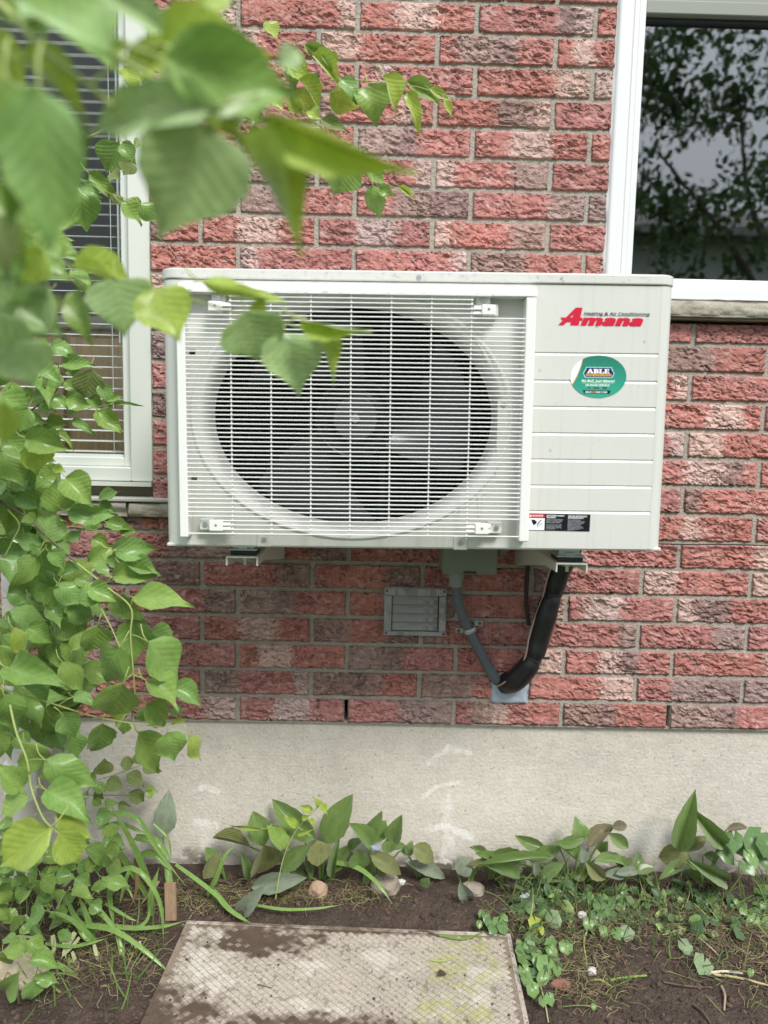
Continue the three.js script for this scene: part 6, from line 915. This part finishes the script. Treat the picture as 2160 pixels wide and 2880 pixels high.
violet('dark green heart leaved plant at the right edge by the foundation', [[1310, 570, 115, 'dark', 0.06], [1560, 575, 165, 'dark', 0.07], [1485, 755, 95, 'mid', 0.10], [1235, 720, 100, 'dark', 0.06], [1640, 760, 110, 'dark', 0.09], [1440, 840, 90, 'dark', 0.11], [1400, 650, 90, 'dark', 0.05], [1680, 620, 120, 'dark', 0.1]], 0.2773, 1700, 2200, 'dark');
violet('fresh green heart leaves at the far right of the bed', [[1600, 1110, 92, 'bright'], [1520, 1400, 90, 'mid'], [1640, 1270, 80, 'mid'], [1410, 1310, 45, 'mid'], [1660, 1420, 80, 'bright'], [1340, 1210, 40, 'mid']], 0.2773, 1700, 2200, 'mid');
violet('weed with one large fan veined leaf right of the slab corner', [[845, 1100, 92, 'grey'], [690, 845, 66, 'mid'], [600, 970, 60, 'mid'], [640, 1330, 42, 'grey']], 0.3014, 1300, 2250, 'mid');
violet('yellowed ragged leaf beside the slab corner', [[685, 1150, 80, 'lime'], [740, 1210, 40, 'lime'], [150, 830, 30, 'bright']], 0.3014, 1300, 2250, 'lime');
violet('dark leafy weed in the middle of the right hand weeds', [[1300, 1010, 110, 'dark'], [1180, 930, 80, 'mid'], [1440, 970, 90, 'dark'], [1310, 920, 62, 'mid'], [1380, 1060, 70, 'dark'], [1250, 1080, 70, 'dark'], [1500, 900, 80, 'dark']], 0.3014, 1300, 2250, 'dark');
violet('small round leaved weed on bare soil right of the middle', [[1545, 1230, 74, 'grey'], [1320, 1220, 60, 'mid'], [1440, 1235, 55, 'mid'], [1180, 1150, 55, 'bright']], 0.3014, 1300, 2250, 'mid');
violet('bright weed leaves at the right edge of the slab', [[310, 360, 72, 'mid'], [175, 440, 50, 'bright'], [215, 500, 46, 'mid'], [280, 430, 50, 'mid'], [160, 390, 40, 'bright'], [365, 390, 30, 'bright'], [250, 330, 40, 'mid']], 0.458, 1400, 2550, 'mid');
violet('little weed at the slab edge near the bottom of the photo', [[320, 560, 38, 'bright'], [275, 570, 34, 'mid'], [590, 610, 20, 'mid']], 0.458, 1400, 2550, 'mid');
violet('pale weed leaves beside the slab, above the bright weed', [[330, 265, 44, 'bright'], [145, 255, 46, 'mid'], [205, 220, 28, 'grey'], [420, 240, 45, 'mid'], [130, 220, 24, 'mid'], [320, 215, 32, 'grey']], 0.458, 1400, 2550, 'mid');
violet('torn pale green leaf lying on dark soil at right', [[1265, 345, 62, 'grey'], [1150, 240, 52, 'olive' in HE ? 'olive' : 'grey'], [1555, 400, 26, 'mid']], 0.458, 1400, 2550, 'grey');
violet('tufted weed with small toothed leaves on the slab corner', [[230, 1090, 60, 'dark'], [330, 1140, 60, 'mid'], [380, 1180, 60, 'dark'], [290, 1200, 50, 'dark'], [160, 1150, 40, 'mid'], [390, 1090, 40, 'mid'], [250, 1150, 50, 'dark'], [180, 1050, 40, 'mid']], 0.3014, 1300, 2250, 'dark');
violet('cluster of small mint green leaves under the sprawling lily clump', [[920, 770, 38, 'grey'], [980, 780, 38, 'grey'], [950, 730, 34, 'mid'], [1000, 720, 40, 'mid'], [890, 740, 34, 'mid'], [540, 760, 40, 'grey'], [480, 740, 34, 'grey'], [820, 830, 46, 'dark'], [900, 840, 40, 'mid']], 0.3014, 1300, 2250, 'mid');
{ // ground-hugging small leaves too many to count
  const r = rng(913), sp = [[0.30, 0.09, 0.16, 0.05], [0.50, 0.10, 0.16, 0.06], [0.68, 0.14, 0.14, 0.07], [0.36, 0.17, 0.14, 0.05], [0.17, 0.27, 0.05, 0.10], [0.55, 0.19, 0.16, 0.05], [0.20, 0.12, 0.08, 0.05]];
  tag(instances('weed_cover', heartGeo[0], phys(0xffffff, 0.92, { map: heartMap, clearcoat: 0.4, clearcoatRoughness: 0.35, transmission: 0.25, thickness: 0, side: THREE.DoubleSide }), 520, () => { const s = sp[Math.floor(r() * sp.length)], x = s[0] + (r() + r() - 1) * s[2], z = Math.max(0.02, s[1] + (r() + r() - 1) * s[3]), k = 0.008 + 0.034 * Math.pow(r(), 2.2); return [V(x, groundY(x, z) + 0.003 + 0.03 * r() * r(), z), eul(-1.1 + (r() - 0.5) * 1.9, (r() - 0.5) * 1.2, r() * 6.3), V(k * (0.5 + 0.5 * r()), k, k)]; }, () => { const v = 0.6 + 0.8 * r(), q = r(); return q < 0.5 ? [0.075 * v, 0.15 * v, 0.045 * v] : q < 0.85 ? [0.14 * v, 0.24 * v, 0.065 * v] : [0.28 * v, 0.36 * v, 0.12 * v]; }), 'low carpet of small weed leaves at right', 'weeds');
  const bl = gridGeo(1, 6, (s, t) => [(s - 0.5) * 0.05 * (1 - t * 0.85), t * (1 - 0.15 * t), 0.35 * t * t]);
  tag(instances('grass_tufts', bl, phys(0xffffff, 0.92, { transmission: 0.25, thickness: 0, side: THREE.DoubleSide }), 900, () => { const e = r() < 0.7, x = e ? 0.12 + 0.75 * r() : -1.05 + 0.4 * r(), z = e ? 0.05 + 0.35 * r() * r() : 0.1 + 0.35 * r(), k = 0.03 + 0.075 * r(); return [V(x, groundY(x, z) - 0.002, z), eul((r() - 0.2) * 1.5, r() * 6.3, (r() - 0.5) * 1.4), V(k, k, k)]; }, () => { const v = 0.6 + 0.8 * r(); return r() < 0.7 ? [0.13 * v, 0.22 * v, 0.05 * v] : [0.33 * v, 0.33 * v, 0.12 * v]; }), 'thin grass blades sprouting between the weeds', 'grass');
}
{ // loose stalks and litter one can tell apart
  const k = (x, y) => level(x * 0.458 + 1400, y * 0.458 + 2550, -0.393), sm = (c, r = 0.8) => std(lin(...c), r);
  const stalk = (label, pts, r0, c) => solo('loose_stalk', tube(pts.map(([x, y], i) => { const p = k(x, y); p.y = groundY(p.x, p.z) + 0.003 + (i % 2) * 0.003; return p; }), r0, 18, 6, r0 * 0.7), sm(c), label, 'stalk', 'loose stalks on the soil');
  stalk('thick straw coloured stalk lying at the right edge', [[1300, 395], [1480, 425], [1680, 470]], 0.0032, [0.48, 0.42, 0.2]);
  stalk('broken pale root stub on soil at right', [[1195, 160], [1290, 235], [1360, 288]], 0.0026, [0.45, 0.33, 0.22]);
  stalk('knotted pale twig on the bare soil at bottom right', [[1375, 470], [1395, 530], [1392, 615]], 0.003, [0.36, 0.27, 0.19]);
  stalk('curved yellow green stem beside the white pebbles', [[565, 80], [530, 200], [545, 300], [552, 375]], 0.0022, [0.36, 0.42, 0.14]);
  stalk('green cut stem lying across dark soil', [[690, 430], [800, 420], [915, 408]], 0.0030, [0.20, 0.32, 0.07]);
  stalk('short bent green stem below the white pebble', [[545, 440], [630, 445], [705, 470]], 0.0022, [0.25, 0.36, 0.09]);
  stalk('thin pale stem standing at the slab edge weeds', [[262, 460], [290, 570], [312, 690]], 0.002, [0.42, 0.40, 0.22]);
  stalk('white split stick beside the torn pale leaf', [[1310, 388], [1400, 392], [1510, 396]], 0.003, [0.60, 0.54, 0.44]);
  stalk('dark woody root near the bottom right corner', [[1200, 580], [1260, 640], [1310, 700]], 0.0028, [0.10, 0.07, 0.05]);
  stalk('long brown root lying towards the right edge', [[1020, 440], [1150, 475], [1320, 480]], 0.0024, [0.13, 0.09, 0.065]);
  const s = (label, pts, r0, c) => solo('loose_twig', tube(pts.map(([u, v]) => { const p = level(u, v, -0.398); p.y = groundY(p.x, p.z) + r0 * 0.9; return p; }), r0, 16, 6, r0 * 0.5), sm(c), label, 'twig');
  s('dark thin twig lying on the back right corner of the slab', [[1150, 2606], [1195, 2618], [1232, 2632]], 0.0024, [0.12, 0.09, 0.06]);
  s('green stalk lying on the slab corner', [[1236, 2632], [1300, 2643], [1362, 2622]], 0.0032, [0.14, 0.24, 0.05]);
  s('short green blade lying on the middle of the slab', [[1208, 2700], [1240, 2704], [1276, 2696]], 0.0022, [0.34, 0.42, 0.12]);
  s('tiny brown curled twig on the left of the slab', [[725, 2768], [748, 2774], [766, 2778]], 0.0013, [0.12, 0.08, 0.06]);
  const p = k(420, 478), m = new THREE.Mesh(lyGeo[2], leafMat([0.36, 0.15, 0.095], lyMap, null, 0, 0.75, 0.1)); m.name = numbered('dead_leaf'); m.position.set(p.x - 0.03, groundY(p.x, p.z) + 0.008, p.z - 0.006); m.rotation.set(-1.2, 0.0, -1.75); m.scale.set(0.026, 0.066, 0.05); scene.add(m); tag(m, 'reddish brown dead leaf lying on soil right of the slab', 'leaf');
  const dl = level(1243, 2748, -0.399), q = new THREE.Mesh(lyGeo[1], leafMat([0.10, 0.06, 0.04], lyMap, null, 0, 0.8, 0.05)); q.name = numbered('dead_leaf'); q.position.set(dl.x - 0.01, -0.3965, dl.z); q.rotation.set(-1.3, 0, -1.2); q.scale.set(0.014, 0.022, 0.03); scene.add(q); tag(q, 'tiny crumpled dark leaf on the slab', 'leaf');
  const w = new THREE.IcosahedronGeometry(1, 1), wp = w.attributes.position; for (let i = 0; i < wp.count; i++) { const e = 0.7 + 0.6 * hash(Math.round(wp.getX(i) * 50), Math.round(wp.getY(i) * 50 + wp.getZ(i) * 31), 3); wp.setXYZ(i, wp.getX(i) * e, wp.getY(i) * e, wp.getZ(i) * e); } w.computeVertexNormals();
  const a1 = at(1056, 2385, 0.1); solo('plastic_scrap', w.clone().scale(0.012, 0.010, 0.006), phys(lin(0.30, 0.32, 0.38), 0.35), 'crumpled grey plastic scrap caught in lily leaves', 'litter', undefined, [a1.x, a1.y, a1.z]);
  const a2 = at(1478, 2508, 0.1); solo('plastic_scrap', w.clone().scale(0.014, 0.011, 0.007), phys(lin(0.42, 0.43, 0.50), 0.35), 'crumpled lilac grey plastic scrap among weeds', 'litter', undefined, [a2.x, groundY(a2.x, a2.z) + 0.008, a2.z]);
}
scene.traverse((o) => { if (o.isMesh) { o.castShadow = true; o.receiveShadow = true; } });
renderer.render(scene, camera);
